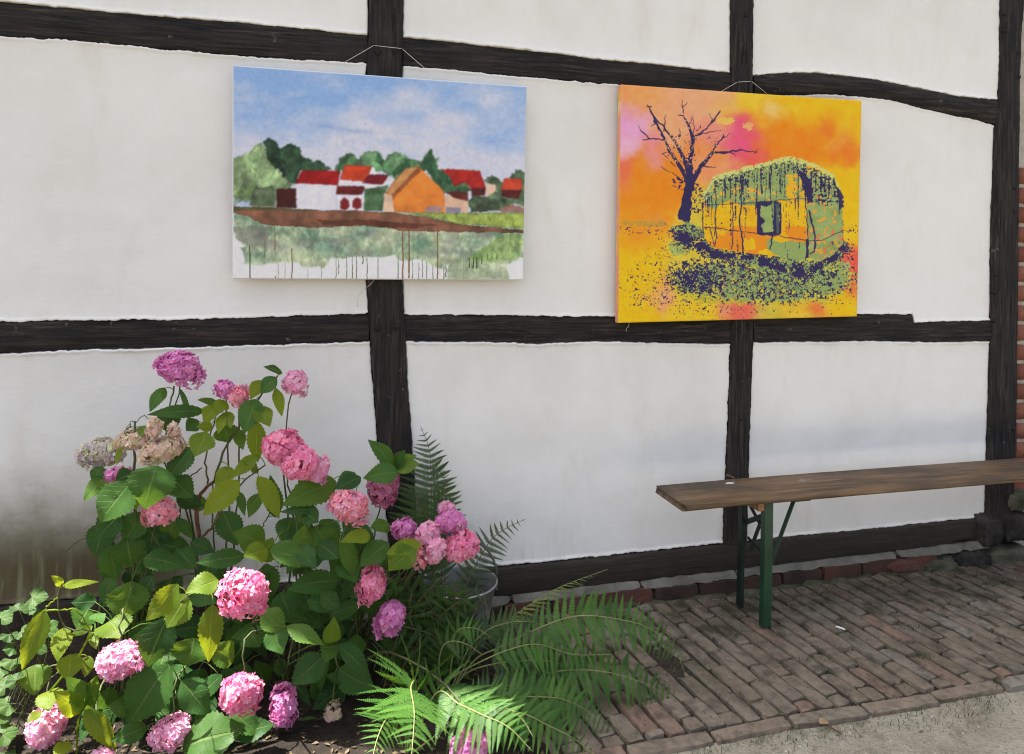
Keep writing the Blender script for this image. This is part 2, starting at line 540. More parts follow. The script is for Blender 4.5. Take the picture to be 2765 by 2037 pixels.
PD = Vector((0.105, -0.9945, 0))
PWID = 0.0672
npl = 0
for i in range(58):
    xw = 0.62 + i*PWID
    off = (i % 2)*0.108 + R.uniform(-0.03, 0.03) + 0.02
    s = 0.075 - off
    while s < 0.885:
        e = s + 0.217
        a = max(s, 0.085); b = min(e, 0.876)
        if b-a > 0.03:
            c = (a+b)/2
            x = xw + PD.x*c
            if x < 4.75:
                bow = 0.006*math.sin(x*5.1+c*9)+0.004*math.sin(x*13)
                put_brick(path, PAV, x + R.gauss(0, 0.0015), -c, bow*0.7 - 0.001 + R.gauss(0, 0.0016), math.atan2(PD.y, PD.x)+R.gauss(0, 0.010), 0.016, (b-a-0.006)/0.212)
                npl += 1
        s = e
EDG = [brick_mesh(0.268, 0.050, 0.07, MAT['kerb_paver'], 200+i, 11, 4) for i in range(6)]
x = 0.66
while x < 4.75:
    put_brick(path, EDG, x+0.135, -0.911+R.gauss(0, 0.003), 0.001+R.gauss(0, 0.002), R.gauss(0, 0.012), 0.012, R.uniform(0.97, 1.0))
    x += 0.275

# ------------------------------------------------------------------ house
house = thing('half_timbered_house', 'white plastered half-timbered house wall with crooked blackened beams', 'house', (1.0, 0.1, 0))
def wall_poly(pts, Y, tagname='N'):
    return [onY(tagname, x, y, Y) for x, y in pts]
def beam(name, A, B, yf, mat, seed=0, yb=0.06, parent=None, du=0.011, rag=0.0022, bulge=0.004):
    """A, B: the two long edges as points (x, z) on the wall"""
    L = sum((Vector(A[i+1])-Vector(A[i])).length for i in range(len(A)-1))
    n = max(6, int(L/du))
    a = resample([(p[0], p[2]) for p in A], n)
    b = resample([(p[0], p[2]) for p in B], n)
    s = np.linspace(0, L, n)
    w = np.linalg.norm(a-b, axis=1).mean()
    across = np.array([0, 0, 0.03, 0.09, 0.2, 0.35, 0.5, 0.65, 0.8, 0.91, 0.97, 1, 1])
    m = len(across)
    V = np.empty((n, m, 3))
    for k, t in enumerate(across):
        q = a*(1-t)+b*t
        d = (b-a)/np.maximum(np.linalg.norm(b-a, axis=1), 1e-6)[:, None]
        ed = max(0, 1-min(t, 1-t)/0.06)
        jit = ((fbm(s*22, s*0+k*0.0+(3 if t > 0.5 else 9), seed+1, 4)-0.5)*2*rag*1.6 + (vn(s*110, s*0+(3 if t > 0.5 else 9), seed+2)-0.5)*rag*1.3)*ed
        q = q + d*jit[:, None]
        y = np.full(n, yf) - bulge*math.sin(math.pi*t)
        y = y + ed**2*0.0045 + (fbm(s*9, s*0+t*6, seed+4, 4)-0.5)*0.008 + (vn(s*60, s*0+t*14, seed+8)-0.5)*0.0022
        if k in (0, m-1): y = np.full(n, yb)
        V[:, k, 0] = q[:, 0]; V[:, k, 1] = y; V[:, k, 2] = q[:, 1]
    f = []
    for i in range(n-1):
        for k in range(m-1):
            f.append((i*m+k, i*m+k+1, (i+1)*m+k+1, (i+1)*m+k))
    f.append(tuple(range(m)))
    f.append(tuple((n-1)*m+k for k in range(m))[::-1])
    me = mesh(V.reshape(-1, 3), f, mat, sharp=55)
    return part(name, me, parent or house)
def panel(T, B, L, Rr, seed, name='plaster_panel', nu=170, nv=64, y0=-0.002, ts=True):
    """Coons patch between four edges given as (x, y, z) points"""
    def ax(n):
        t = np.linspace(0, 1, n-8)
        e = np.array([0.0025, 0.006, 0.011, 0.018])
        return np.sort(np.r_[t, e, 1-e])
    u = ax(nu); v = ax(nv)
    def cur(P, t):
        p = resample([(q[0], q[2]) for q in P], 400)
        tt = np.linspace(0, 1, 400)
        return np.stack([np.interp(t, tt, p[:, k]) for k in (0, 1)], -1)
    t_, b_ = cur(T, u), cur(B, u)
    l_, r_ = cur(L, v), cur(Rr, v)     # bottom to top
    l_[0], l_[-1], r_[0], r_[-1] = b_[0], t_[0], b_[-1], t_[-1]
    wid = np.linalg.norm(b_[-1]-b_[0]); hei = np.linalg.norm(t_[0]-b_[0])
    def rag(s, k): return (fbm(s*30, s*0+k, seed, 4)-0.5)*0.009 + (vn(s*120, s*0+k, seed+5)-0.5)*0.0045
    t_[:, 1] += rag(u*wid, 1.5); b_[:, 1] += rag(u*wid, 7.5)
    l_[:, 0] += rag(v*hei, 3.5); r_[:, 0] += rag(v*hei, 5.5)
    U, Vv = np.meshgrid(u, v)
    P = ((1-Vv)[..., None]*b_[None] + Vv[..., None]*t_[None] + (1-U)[..., None]*l_[:, None] + U[..., None]*r_[:, None]
         - ((1-U)*(1-Vv))[..., None]*b_[0] - (U*(1-Vv))[..., None]*b_[-1] - ((1-U)*Vv)[..., None]*t_[0] - (U*Vv)[..., None]*t_[-1])
    dv = np.minimum(Vv, 1-Vv)*hei
    duu = np.minimum(U, 1-U)*wid
    d = np.minimum(dv, duu)
    Y = y0 - 0.004*np.exp(-(d/0.05)**2) - 0.010*(fbm(P[..., 0]*2.2, P[..., 1]*2.2, 40, 3)-0.5) - 0.004*(fbm(P[..., 0]*9, P[..., 1]*9, 44, 3)-0.5)
    rim = np.exp(-((dv-0.006)/0.006)**2)
    Y -= 0.006*rim*fbm(P[..., 0]*14, P[..., 1]*14, 60+seed, 3)*1.6
    Y = np.where(d < 1e-6, 0.03, Y)
    V3 = np.stack([P[..., 0], Y, P[..., 1]], -1).reshape(-1, 3)
    return part(name, mesh(V3, grid_faces(len(u), len(v)), MAT['plaster']), house)
def N(pts, Y=-0.006): return wall_poly(pts, Y, 'N')
XL, ZT = -1.41, 3.05
def ext_left(P):                               # carry an edge on to the house corner outside the picture
    a, b = P[0], P[1]
    return [Vector((XL, a.y, a.z+(a.x-XL)*0.0))] + P
# edges of the timbers, picked from the photograph
ur1t = ext_left(N([(0, 5), (179, 21), (403, 43), (605, 58), (762, 72), (992, 96)]))
ur1b = ext_left(N([(0, 98), (179, 107), (403, 128), (605, 146), (762, 158), (992, 171)]))
ur2t = N([(1087, 101), (1223, 114), (1357, 130), (1500, 145), (1600, 159), (1786, 176), (1973, 197)])
ur2b = N([(1089, 179), (1223, 188), (1357, 203), (1500, 215), (1675, 229), (1800, 240), (1973, 254)])
ur3t = N([(2034, 206), (2113, 199), (2206, 199), (2300, 208), (2372, 218), (2481, 240), (2590, 261), (2655, 268), (2702, 270)])
ur3b = N([(2034, 262), (2100, 257), (2236, 255), (2329, 261), (2405, 270), (2481, 291), (2563, 310), (2645, 327), (2691, 341)])
mr1t = ext_left(N([(0, 869), (245, 864), (490, 864), (736, 856), (996, 847)]))
mr1b = ext_left(N([(0, 955), (245, 943), (490, 938), (736, 931), (996, 922)]))
mr2t = N([(1088, 851), (1294, 852), (1536, 856), (1667, 857), (1800, 858), (1975, 858)])
mr2b = N([(1090, 921), (1294, 923), (1463, 927), (1633, 921), (1826, 927), (1975, 928)])
mr3t = N([(2034, 855), (2200, 852), (2318, 850), (2463, 850), (2467, 872), (2560, 870), (2679, 867)])
mr3b = N([(2034, 925), (2200, 922), (2400, 920), (2521, 924), (2681, 920)])
slt = ext_left(N([(-5, 1640), (600, 1590), (1100, 1556), (1290, 1540), (1500, 1521), (1700, 1499), (1952, 1473), (2132, 1452), (2412, 1425), (2664, 1399)], -0.02))
slb = ext_left(N([(-5, 1728), (600, 1675), (1100, 1639), (1323, 1618), (1700, 1571), (1985, 1543), (2270, 1506), (2645, 1462)], -0.02))
for q in (slt[0],): q.z = slt[1].z
for q in (slb[0],): q.z = slb[1].z
p1l = N([(997, -8), (994, 120), (990, 205), (990, 755), (996, 850), (1005, 985), (1016, 1110), (1026, 1233), (1042, 1356), (1050, 1420), (1055, 1560)], -0.016)
p1r = N([(1090, -8), (1088, 100), (1086, 207), (1086, 755), (1092, 862), (1101, 1048), (1110, 1170), (1116, 1245), (1122, 1356), (1126, 1420), (1130, 1556)], -0.016)
p2l = N([(1975, -8), (1976, 150), (1975, 254), (1976, 700), (1975, 873), (1974, 970), (1969, 1115), (1964, 1236), (1960, 1357), (1955, 1470)], -0.014)
p2r = N([(2035, -8), (2034, 150), (2033, 254), (2035, 700), (2035, 872), (2032, 994), (2027, 1115), (2022, 1260), (2018, 1465)], -0.014)
p3l = N([(2707, -8), (2705, 136), (2702, 261), (2691, 340), (2684, 545), (2680, 708), (2681, 922), (2676, 1045), (2669, 1244), (2666, 1404)], -0.02)
p3r = N([(2767, -8), (2756, 163), (2754, 381), (2752, 545), (2751, 708), (2748, 948), (2745, 1190), (2741, 1300), (2736, 1404)], -0.02)
def ext_up(P):
    a, b = P[0], P[1]
    return [Vector((a.x, a.y, ZT))] + P
p1l, p1r, p2l, p2r, p3l, p3r = map(ext_up, (p1l, p1r, p2l, p2r, p3l, p3r))
x3 = p3r[0].x
beam('rail', ur1t, ur1b, -0.006, MAT['timber_x'], 1)
beam('rail', ur2t, ur2b, -0.006, MAT['timber_x'], 2)
beam('curved_rail', ur3t, ur3b, -0.010, MAT['timber_x'], 3, rag=0.0035, bulge=0.010)
beam('rail', mr1t, mr1b, -0.006, MAT['timber_x'], 4)
beam('rail', mr2t, mr2b, -0.006, MAT['timber_x'], 5)
beam('rail', mr3t, mr3b, -0.008, MAT['timber_x'], 6)
sill = beam('sill_beam', slt, slb, -0.024, MAT['timber_x'], 7, bulge=0.007)
post1 = beam('post', p1l, p1r, -0.018, MAT['timber_z'], 8, bulge=0.006)
post2 = beam('post', p2l, p2r, -0.018, MAT['timber_z'], 9, bulge=0.007, rag=0.003)
post3 = beam('post', p3l, p3r, -0.022, MAT['timber_z'], 10, bulge=0.007)
def V(x, z, y=-0.006): return Vector((x, y, z))
cornerL = [V(XL-0.14, ZT, -0.02), V(XL-0.14, 0.05, -0.02)]
cornerR = [V(XL+0.02, ZT, -0.02), V(XL+0.02, 0.05, -0.02)]
beam('corner_post', cornerL, cornerR, -0.02, MAT['timber_z'], 11, 0.12)
beam('wall_plate', [V(XL-0.14, ZT+0.13), V(x3, ZT+0.13)], [V(XL-0.14, ZT-0.004), V(x3, ZT-0.004)], -0.022, MAT['timber_x'], 12, du=0.05)
# plaster panels between the timbers (bottom, top, left and right edge of each)
def cut(P, z0, z1):                            # piece of a post edge between two heights, bottom to top
    P = sorted([(p.z, p.x) for p in P])
    zs = np.linspace(z0, z1, 30)
    xs = np.interp(zs, [p[0] for p in P], [p[1] for p in P])
    return [V(a, b) for a, b in zip(xs, zs)]
def bay(B, T, Lp, Rp, seed, **k):
    if Lp is None: Lp = [V(XL+0.012, 0), V(XL+0.012, 4)]
    l = cut(Lp, B[0].z, T[0].z); r = cut(Rp, B[-1].z, T[-1].z)
    B = [V(l[0].x, B[0].z)] + [p for p in B if l[0].x+0.01 < p.x < r[0].x-0.01] + [V(r[0].x, B[-1].z)]
    T = [V(l[-1].x, T[0].z)] + [p for p in T if l[-1].x+0.01 < p.x < r[-1].x-0.01] + [V(r[-1].x, T[-1].z)]
    return panel(T, B, l, r, seed, **k)
top = [V(XL, ZT), V(x3, ZT)]
bay(ur1t, top, None, p1l, 21); bay(ur2t, top, p1r, p2l, 22); bay(ur3t, top, p2r, p3l, 23)
bay(mr1t, ur1b, None, p1l, 24, nu=220); bay(mr2t, ur2b, p1r, p2l, 25); bay(mr3t, ur3b, p2r, p3l, 26)
def between(P, xa, xb):
    xs = np.linspace(xa, xb, 40)
    pp = sorted([(p.x, p.z) for p in P])
    return [V(x, float(np.interp(x, [a for a, _ in pp], [b for _, b in pp]))) for x in xs]
s1 = between(slt, XL, p1l[-1].x); s2 = between(slt, p1r[-1].x, p2l[-1].x); s3 = between(slt, p2r[-1].x, p3l[-1].x)
bay(s1, mr1b, None, p1l, 27, nu=220, nv=90); bay(s2, mr2b, p1r, p2l, 28, nu=220, nv=90); bay(s3, mr3b, p2r, p3l, 29)
# backing, upper storey, side and roof: unseen, corner and eave placed for the shade in the yard
mb = MB()
mb.box((1.0, 0.16, 1.55), (5.75, 0.16, 3.06))
part('wall_core', mb.mesh(MAT['plaster'], False), house)
mb = MB()
mb.box((2.75, 0.20, 4.83), (8.5, 0.36, 3.28))
part('upper_wall', mb.mesh(MAT['plaster'], False), house)
for i in range(8):
    xa = XL-0.1+i*1.2
    beam('upper_post', [V(xa, 6.4), V(xa, 3.2)], [V(xa+0.13, 6.4), V(xa+0.13, 3.2)], -0.02, MAT['timber_z'], 30+i, du=0.06)
mb = MB()
mb.box((XL-0.06, 3.3, 3.2), (0.14, 6.0, 6.4))
part('side_wall', mb.mesh(MAT['plaster'], False), house)
tile = m_speck('roof_tile', [(0.3, (0.10, 0.035, 0.022)), (0.7, (0.21, 0.08, 0.05))], 5, 0.9, 30, 0.01, 0.6)
mb = MB()
v = [(XL-0.2, -0.35, 6.3), (7.2, -0.35, 6.3), (7.2, 3.2, 8.9), (XL-0.2, 3.2, 8.9), (XL-0.2, 6.6, 6.3), (7.2, 6.6, 6.3)]
v2 = [(a, b, c+0.14) for a, b, c in v]
mb.add(v+v2, [(0, 3, 2, 1), (3, 4, 5, 2), (6, 7, 8, 9), (9, 8, 11, 10), (0, 1, 7, 6), (4, 10, 11, 5), (0, 6, 9, 3), (3, 9, 10, 4), (1, 2, 8, 7), (2, 5, 11, 8)])
part('roof', mb.mesh(tile, False), house)
# wooden pegs and bolt heads
peg_mat = m_plain('dark_peg', (0.012, 0.011, 0.010), 0.7, 0, 0.4)
def peg(px, py, parent, r=0.008, Y=-0.026):
    p = onY('N', px, py, Y)
    mb = MB()
    n = 8
    v = []
    for k, (rr, yy) in enumerate(((1.0, 0.02), (1.0, -0.001), (0.7, -0.0035))):
        for i in range(n):
            w = 2*math.pi*i/n
            v.append((p.x+r*rr*math.cos(w), p.y+yy, p.z+r*rr*math.sin(w)))
    f = [(k*n+i, k*n+(i+1) % n, (k+1)*n+(i+1) % n, (k+1)*n+i) for k in range(2) for i in range(n)] + [tuple(2*n+i for i in range(n))]
    mb.add(v, f)
    part('wooden_peg', mb.mesh(peg_mat), parent)
for x, y in [(2714, 38), (2714, 82), (2751, 143), (2753, 208), (2728, 318), (2742, 508), (2741, 570), (2689, 741), (2687, 790), (2738, 1160), (2688, 868)]:
    peg(x, y, post3, 0.009, -0.030)
for x, y in [(1018, 886), (1072, 882), (1020, 140), (1066, 136)]: peg(x, y, post1, 0.013, -0.026)
for x, y in [(1997, 888), (2022, 885), (2001, 1131), (2015, 40)]: peg(x, y, post2, 0.011, -0.026)
# plinth: sloping mortar ledge under the sill, one course of brick, mossy foot
def lump(name, parent, x0, x1, z0, z1, y0, y1, mat, seed, n=(10, 4, 3), amp=0.006, rnd=0.35, slope=0.0, tilt=0.0):
    """rounded rough block; y0 is the front"""
    rr = seed
    nx, nz, ny = n
    faces = []; verts = []; idx = {}
    def vid(i, j, k):
        key = (i, j, k)
        if key not in idx:
            a = i/nx*2-1; b = j/nz*2-1; c = k/ny*2-1
            p = Vector((a, b, c))
            q = p.normalized()*max(abs(a), abs(b), abs(c))
            m = max(abs(a), abs(b), abs(c))
            s = p.lerp(Vector([w*1.0 for w in q*1.15]), rnd*(m**4) * (1 if sum(abs(t) > 0.99 for t in p) > 1 else 0.15))
            x = (x0+x1)/2+s.x*(x1-x0)/2
            z = (z0+z1)/2+s.y*(z1-z0)/2 + tilt*(x-(x0+x1)/2)
            y = (y0+y1)/2+s.z*(y1-y0)/2
            if slope: y += slope*(s.y+1)/2
            nn = amp*2*(float(fbm(x*28+seed, z*28+y*21, rr, 3))-0.5)
            idx[key] = len(verts)
            verts.append((x+nn*0.6*p.x, y+nn*p.z*1.0, z+nn*p.y))
        return idx[key]
    for i in range(nx):
        for j in range(nz):
            faces.append((vid(i, j, 0), vid(i+1, j, 0), vid(i+1, j+1, 0), vid(i, j+1, 0)))
            faces.append((vid(i, j, ny), vid(i, j+1, ny), vid(i+1, j+1, ny), vid(i+1, j, ny)))
    for i in range(nx):
        for k in range(ny):
            faces.append((vid(i, 0, k), vid(i, 0, k+1), vid(i+1, 0, k+1), vid(i+1, 0, k)))
            faces.append((vid(i, nz, k), vid(i+1, nz, k), vid(i+1, nz, k+1), vid(i, nz, k+1)))
    for j in range(nz):
        for k in range(ny):
            faces.append((vid(0, j, k), vid(0, j+1, k), vid(0, j+1, k+1), vid(0, j, k+1)))
            faces.append((vid(nx, j, k), vid(nx, j, k+1), vid(nx, j+1, k+1), vid(nx, j+1, k)))
    return part(name, mesh(verts, faces, mat, sharp=48), parent)
def at(P, x):
    pp = sorted([(p.x, p.z) for p in P])
    return float(np.interp(x, [a for a, _ in pp], [b for _, b in pp]))
x = XL
k = 0
while x < 3.18:
    w = R.uniform(0.45, 0.9)
    if x+w > 3.18: w = 3.2-x
    zc = at(slb, x+w/2)
    lump('ledge_mortar', house, x+0.001, x+w-0.001, zc-0.019, zc+0.006, -0.057+R.uniform(-.004, .004), 0.0, MAT['mortar'], 300+k, (36, 4, 3), 0.007, 0.12, 0.020, R.uniform(-.012, .012))
    x += w; k += 1
x = XL
while x < 2.75:
    w = R.uniform(0.20, 0.235)
    zc = at(slb, x+w/2)-0.017
    lump('brick', house, x+0.004, x+w-0.006, max(zc-0.075, -0.03), zc-0.002, -0.064+R.uniform(-.006, .004), 0.05, MAT['brick_plinth'], 340+k, (8, 4, 2), 0.005, 0.10)
    x += w; k += 1
lump('foundation', house, XL, 3.2, -0.05, 0.030, -0.046, 0.09, MAT['mossy_mortar'], 391, (160, 4, 3), 0.006, 0.1)
x = XL
while x < 2.8:
    w = R.uniform(0.3, 0.5)
    lump('mortar_foot', house, x, x+w-0.002, -0.04, R.uniform(-0.004, 0.004), -0.116+R.uniform(-.006, .006), -0.02, MAT['mossy_mortar'], 410+k, (14, 3, 4), 0.012, 0.5, 0.02)
    x += w; k += 1
# rough stones under the right-hand post
def stone_px(x0, y0, x1, y1, Y, d, mat, seed, amp=0.016):
    a = onY('N', x0, y1, Y); b = onY('N', x1, y0, Y)
    lump('foundation_stone', house, a.x, b.x, a.z, b.z, Y, Y+d, mat, seed, (10, 7, 4), amp, 0.8)
stone_px(2655, 1392, 2716, 1495, -0.075, 0.2, MAT['stone'], 501)
stone_px(2712, 1385, 2800, 1478, -0.07, 0.2, MAT['stone'], 502)
stone_px(2505, 1512, 2600, 1572, -0.10, 0.2, MAT['green_stone'], 503)
stone_px(2590, 1488, 2690, 1570, -0.09, 0.2, MAT['stone'], 504)
stone_px(2682, 1482, 2800, 1545, -0.10, 0.2, MAT['green_stone'], 505)
stone_px(2725, 1325, 2800, 1390, -0.045, 0.2, MAT['green_stone'], 506)
stone_px(2400, 1512, 2510, 1555, -0.09, 0.2, MAT['brick_plinth'], 507, 0.008)
# brickwork beyond the right-hand post
bw = tag(link('brick_wall', None), 'red brick wall with pale mortar beyond the right-hand post', 'wall')
bw.location = (4.3, 0.1, 0)
xr = p3r[-2].x-0.01
mb = MB()
mb.box(((xr+6.9)/2, 0.14, 1.6), (6.9-xr, 0.25, 3.2))
part('mortar', mb.mesh(MAT['light_mortar'], False), bw)
zz = [onY('N', 2755, y, 0.0).z for y in (1218, 1165)]
pitch_z = zz[1]-zz[0]
def wb_mesh(seed):
    L, Hh = 0.225, pitch_z-0.020
    rr = random.Random(seed)
    v = []
    for a in range(4):
        for b in range(3):
            e = (a in (0, 3)) or (b in (0, 2))
            v.append(((a/3-0.5)*L+rr.gauss(0, 0.002), -0.012+(0.004 if e else 0)+rr.gauss(0, 0.0015), (b/2-0.5)*Hh+rr.gauss(0, 0.002)))
    f = [(a*3+b, (a+1)*3+b, (a+1)*3+b+1, a*3+b+1) for a in range(3) for b in range(2)]
    ring = [0, 3, 6, 9, 10, 11, 8, 5, 2, 1]
    n = len(v)
    v += [(v[i][0], 0.03, v[i][2]) for i in ring]
    f += [(ring[(i+1) % 10], ring[i], n+i, n+(i+1) % 10) for i in range(10)]
    return mesh(v, f, MAT['brick_red'])
WB = [wb_mesh(700+i) for i in range(6)]
for j in range(-3, 22):
    z = zz[0]+pitch_z*j
    if z < 0.22 or z > 1.95: continue
    for i in range(9):
        x = xr+0.135+i*0.242 + (0.121 if j % 2 else 0.0)
        if j % 2 and i == 0:
            o = link('brick', WB[0], bw); o.scale = (0.45, 1, 1); o.location = (x-0.182-4.3, 0.012-0.1, z)
        o = link('brick', WB[(i*5+j*3) % 6], bw)
        o.location = (x-4.3, 0.012-0.1+R.uniform(-.002, .002), z)
# ------------------------------------------------------------------ paintings
def lin(c):
    c = np.asarray(c, float)/255.0
    return np.where(c <= 0.04045, c/12.92, ((c+0.055)/1.055)**2.4)
class Paint:
    """colour field over the canvas, worked out in the coordinates in which the picture was read off"""
    def __init__(s, X, Y, base):
        s.X, s.Y = X, Y
        s.C = np.zeros(X.shape+(3,)) + np.array(base, float)
    def inside(s, poly, wx=None, wy=None):
        X = s.X if wx is None else wx
        Y = s.Y if wy is None else wy
        r = np.zeros(X.shape, bool)
        n = len(poly)
        for i in range(n):
            x0, y0 = poly[i]; x1, y1 = poly[(i+1) % n]
            if y0 == y1: continue
            r ^= ((y0 > Y) != (y1 > Y)) & (X < (x1-x0)*(Y-y0)/(y1-y0)+x0)
        return r
    def lay(s, mask, col, a=1.0):
        m = (np.asarray(mask, float)*a)[..., None]
        s.C = s.C*(1-m)+np.asarray(col, float)*m
    def poly(s, poly, col, a=1.0, warp=6, sc=0.03, var=0.12, seed=1, vs=0.02, fine=7, wet=0):
        wx = s.X+(fbm(s.X*sc, s.Y*sc, seed, 3)-0.5)*2*warp
        wy = s.Y+(fbm(s.X*sc, s.Y*sc, seed+7, 3)-0.5)*2*warp
        wx = wx+(fbm(s.X*0.11, s.Y*0.11, seed+3, 2)-0.5)*fine
        wy = wy+(fbm(s.X*0.11, s.Y*0.11, seed+5, 2)-0.5)*fine
        m = s.inside(poly, wx, wy)
        col = np.asarray(col, float)
        if wet:
            inner = s.inside(poly, wx+wet, wy+wet) & s.inside(poly, wx-wet, wy-wet) & m
            col = np.where((m & ~inner)[..., None], col*0.80, col)
        v = 1+var*2*(fbm(s.X*vs, s.Y*vs, seed+11, 4)-0.5)[..., None]
        s.lay(m, np.clip(np.asarray(col, float)*v, 0, 255), a)
        return m
    def blur(s, n):
        for _ in range(n):
            for ax in (0, 1):
                s.C = 0.5*s.C+0.25*(np.roll(s.C, 1, ax)+np.roll(s.C, -1, ax))
    def line(s, pts, w, col, a=1.0, wob=0.0, seed=1):
        X = s.X+(vn(s.X*0.05, s.Y*0.05, seed)-0.5)*2*wob if wob else s.X
        Y = s.Y+(vn(s.X*0.05, s.Y*0.05, seed+4)-0.5)*2*wob if wob else s.Y
        ws = w if isinstance(w, (list, tuple)) else [w]*len(pts)
        for i in range(len(pts)-1):
            (x0, y0), (x1, y1) = pts[i], pts[i+1]
            dx, dy = x1-x0, y1-y0
            t = np.clip(((X-x0)*dx+(Y-y0)*dy)/(dx*dx+dy*dy+1e-9), 0, 1)
            d = np.hypot(X-x0-t*dx, Y-y0-t*dy)
            ww = ws[i]*(1-t)+ws[i+1]*t
            s.lay(np.clip((ww/2-d)/2.0+0.5, 0, 1), col, a)
def farm(X, Y):
    p = Paint(X, Y, (226, 226, 230))
    hor = 1120
    n = fbm(X*0.0035, Y*0.007, 3, 5)
    n2 = fbm(X*0.012, Y*0.02, 9, 4)
    t = np.clip((Y-250)/620, 0, 1)
    t = np.clip(t*0.85+(n-0.5)*1.5+(n2-0.5)*0.5+0.12, 0, 1)[..., None]
    skyc = np.array((140, 174, 222))*(1-t)+np.array((205, 207, 224))*t
    skyc = skyc + ((fbm(X*0.05, Y*0.09, 5, 3)-0.5)*16)[..., None]
    p.lay(Y < hor-5+8*(n2-0.5), skyc)
    p.lay(np.clip(1-np.abs((Y-(560+0.16*(X-600)))/28), 0, 1)*(X > 600)*(X < 960)*fbm(X*0.02, Y*0.05, 8, 3), (120, 150, 205), 0.7)
    for i, x in enumerate((770, 830, 905, 940, 1050, 1125, 1220)):
        p.line([(x, 620+(i % 3)*25), (x+8, 690+(i % 2)*30)], 9, (150, 172, 218), 0.35, 6, i)
    G1, G2, G3 = (132, 158, 108), (42, 66, 48), (86, 124, 86)
    p.poly([(62, 770), (120, 765), (150, 748), (180, 740), (200, 690), (250, 676), (330, 790), (380, 880), (460, 930), (430, 960), (400, 1010), (330, 1090), (200, 1085), (160, 1010), (120, 1040), (62, 1030)], G1, 0.92, 20, 0.04, 0.5, 2, 0.014, wet=5)
    p.poly([(70, 1000), (150, 960), (200, 900), (220, 1000), (160, 1060), (130, 1040), (90, 1060), (75, 1080)], (95, 118, 72), 0.6, 16, 0.05, 0.3, 4)
    p.poly([(262, 670), (290, 643), (328, 650), (355, 692), (380, 712), (405, 690), (440, 683), (490, 708), (515, 770), (550, 770), (570, 802), (620, 790), (660, 815), (692, 842), (600, 862), (505, 850), (460, 940), (400, 905), (350, 845), (290, 770)], G2, 1, 15, 0.05, 0.6, 6, 0.02, wet=5)
    p.poly([(370, 720), (440, 700), (490, 730), (480, 860), (440, 930), (400, 880)], (58, 84, 60), 0.7, 14, 0.03, 0.3, 7)
    p.poly([(510, 800), (560, 790), (620, 800), (690, 842), (600, 858), (510, 850)], (70, 100, 72), 0.8, 6, 0.04, 0.3, 8)
    p.poly([(718, 850), (745, 785), (800, 742), (838, 752), (868, 788), (882, 760), (920, 730), (1000, 733), (1032, 792), (1060, 752), (1110, 735), (1165, 752), (1205, 782), (1262, 800), (1290, 758), (1330, 712), (1352, 782), (1376, 768), (1368, 842), (1452, 880), (1470, 930), (1560, 928), (1582, 982), (1540, 1002), (1400, 982), (1300, 850), (1100, 905), (1030, 862), (960, 852)], G3, 1, 14, 0.05, 0.6, 9, 0.018, wet=5)
    for q in ([(985, 735), (1030, 790), (1020, 830), (980, 790)], [(1270, 800), (1330, 712), (1360, 800), (1370, 840), (1450, 880), (1470, 980), (1400, 980), (1300, 850)], [(1150, 770), (1205, 785), (1200, 830), (1120, 880), (1100, 900), (1080, 870)], [(720, 850), (800, 745), (836, 752), (780, 790), (740, 850)]):
        p.poly(q, (44, 78, 54), 0.75, 8, 0.04, 0.3, 12)
    p.poly([(885, 760), (925, 735), (990, 738), (960, 800), (890, 810)], (120, 155, 115), 0.6, 8, 0.04, 0.2, 13)
    p.poly([(1050, 790), (1090, 745), (1150, 755), (1160, 800), (1090, 840)], (116, 150, 112), 0.6, 8, 0.04, 0.2, 14)
    p.poly([(1665, 915), (1722, 878), (1770, 906), (1792, 940), (1840, 890), (1870, 843), (1945, 868), (1945, 1085), (1880, 1065), (1760, 1105), (1600, 1122), (1558, 1055), (1600, 1012), (1690, 1012), (1722, 980), (1762, 990)], (84, 104, 78), 1, 14, 0.05, 0.6, 15, 0.02, wet=5)
    p.poly([(1600, 1040), (1680, 1020), (1780, 1050), (1720, 1110), (1600, 1110)], (66, 78, 60), 0.7, 14, 0.04, 0.3, 16)
    p.poly([(1760, 1105), (1830, 1062), (1945, 1095), (1945, 1138), (1790, 1128)], (142, 92, 76), 0.8, 8, 0.04, 0.25, 17)
    p.poly([(200, 962), (330, 953), (335, 1082), (172, 1078)], (92, 106, 80), 1, 5, 0.04, 0.25, 18, wet=5)
    p.poly([(345, 970), (472, 965), (482, 1092), (345, 1087)], (72, 30, 28), 1, 4, 0.04, 0.2, 19, wet=5)
    Wt = (222, 220, 232)
    p.poly([(470, 938), (728, 944), (727, 1102), (474, 1096)], Wt, 1, 3, 0.04, 0.05, 20)
    p.poly([(508, 848), (752, 855), (737, 945), (466, 932)], (158, 26, 26), 1, 3, 0.04, 0.22, 21, wet=5)
    p.poly([(748, 905), (900, 920), (900, 952), (738, 946)], Wt, 1, 3, 0.04, 0.05, 22)
    p.poly([(780, 816), (958, 824), (912, 922), (748, 910)], (196, 66, 38), 1, 3, 0.04, 0.25, 23, wet=5)
    p.poly([(735, 950), (912, 955), (886, 1006), (726, 1004)], (104, 32, 32), 1, 3, 0.04, 0.25, 24, wet=5)
    p.poly([(730, 1008), (905, 1006), (908, 1110), (738, 1102)], Wt, 1, 3, 0.04, 0.05, 25)
    p.poly([(955, 822), (990, 872), (930, 882)], Wt, 1, 3)
    p.poly([(895, 930), (1020, 938), (1060, 885), (1100, 905), (1065, 952), (915, 975)], Wt, 1, 3)
    p.poly([(935, 876), (1058, 880), (1022, 940), (893, 933)], (110, 24, 34), 1, 3, 0.04, 0.25, 26, wet=5)
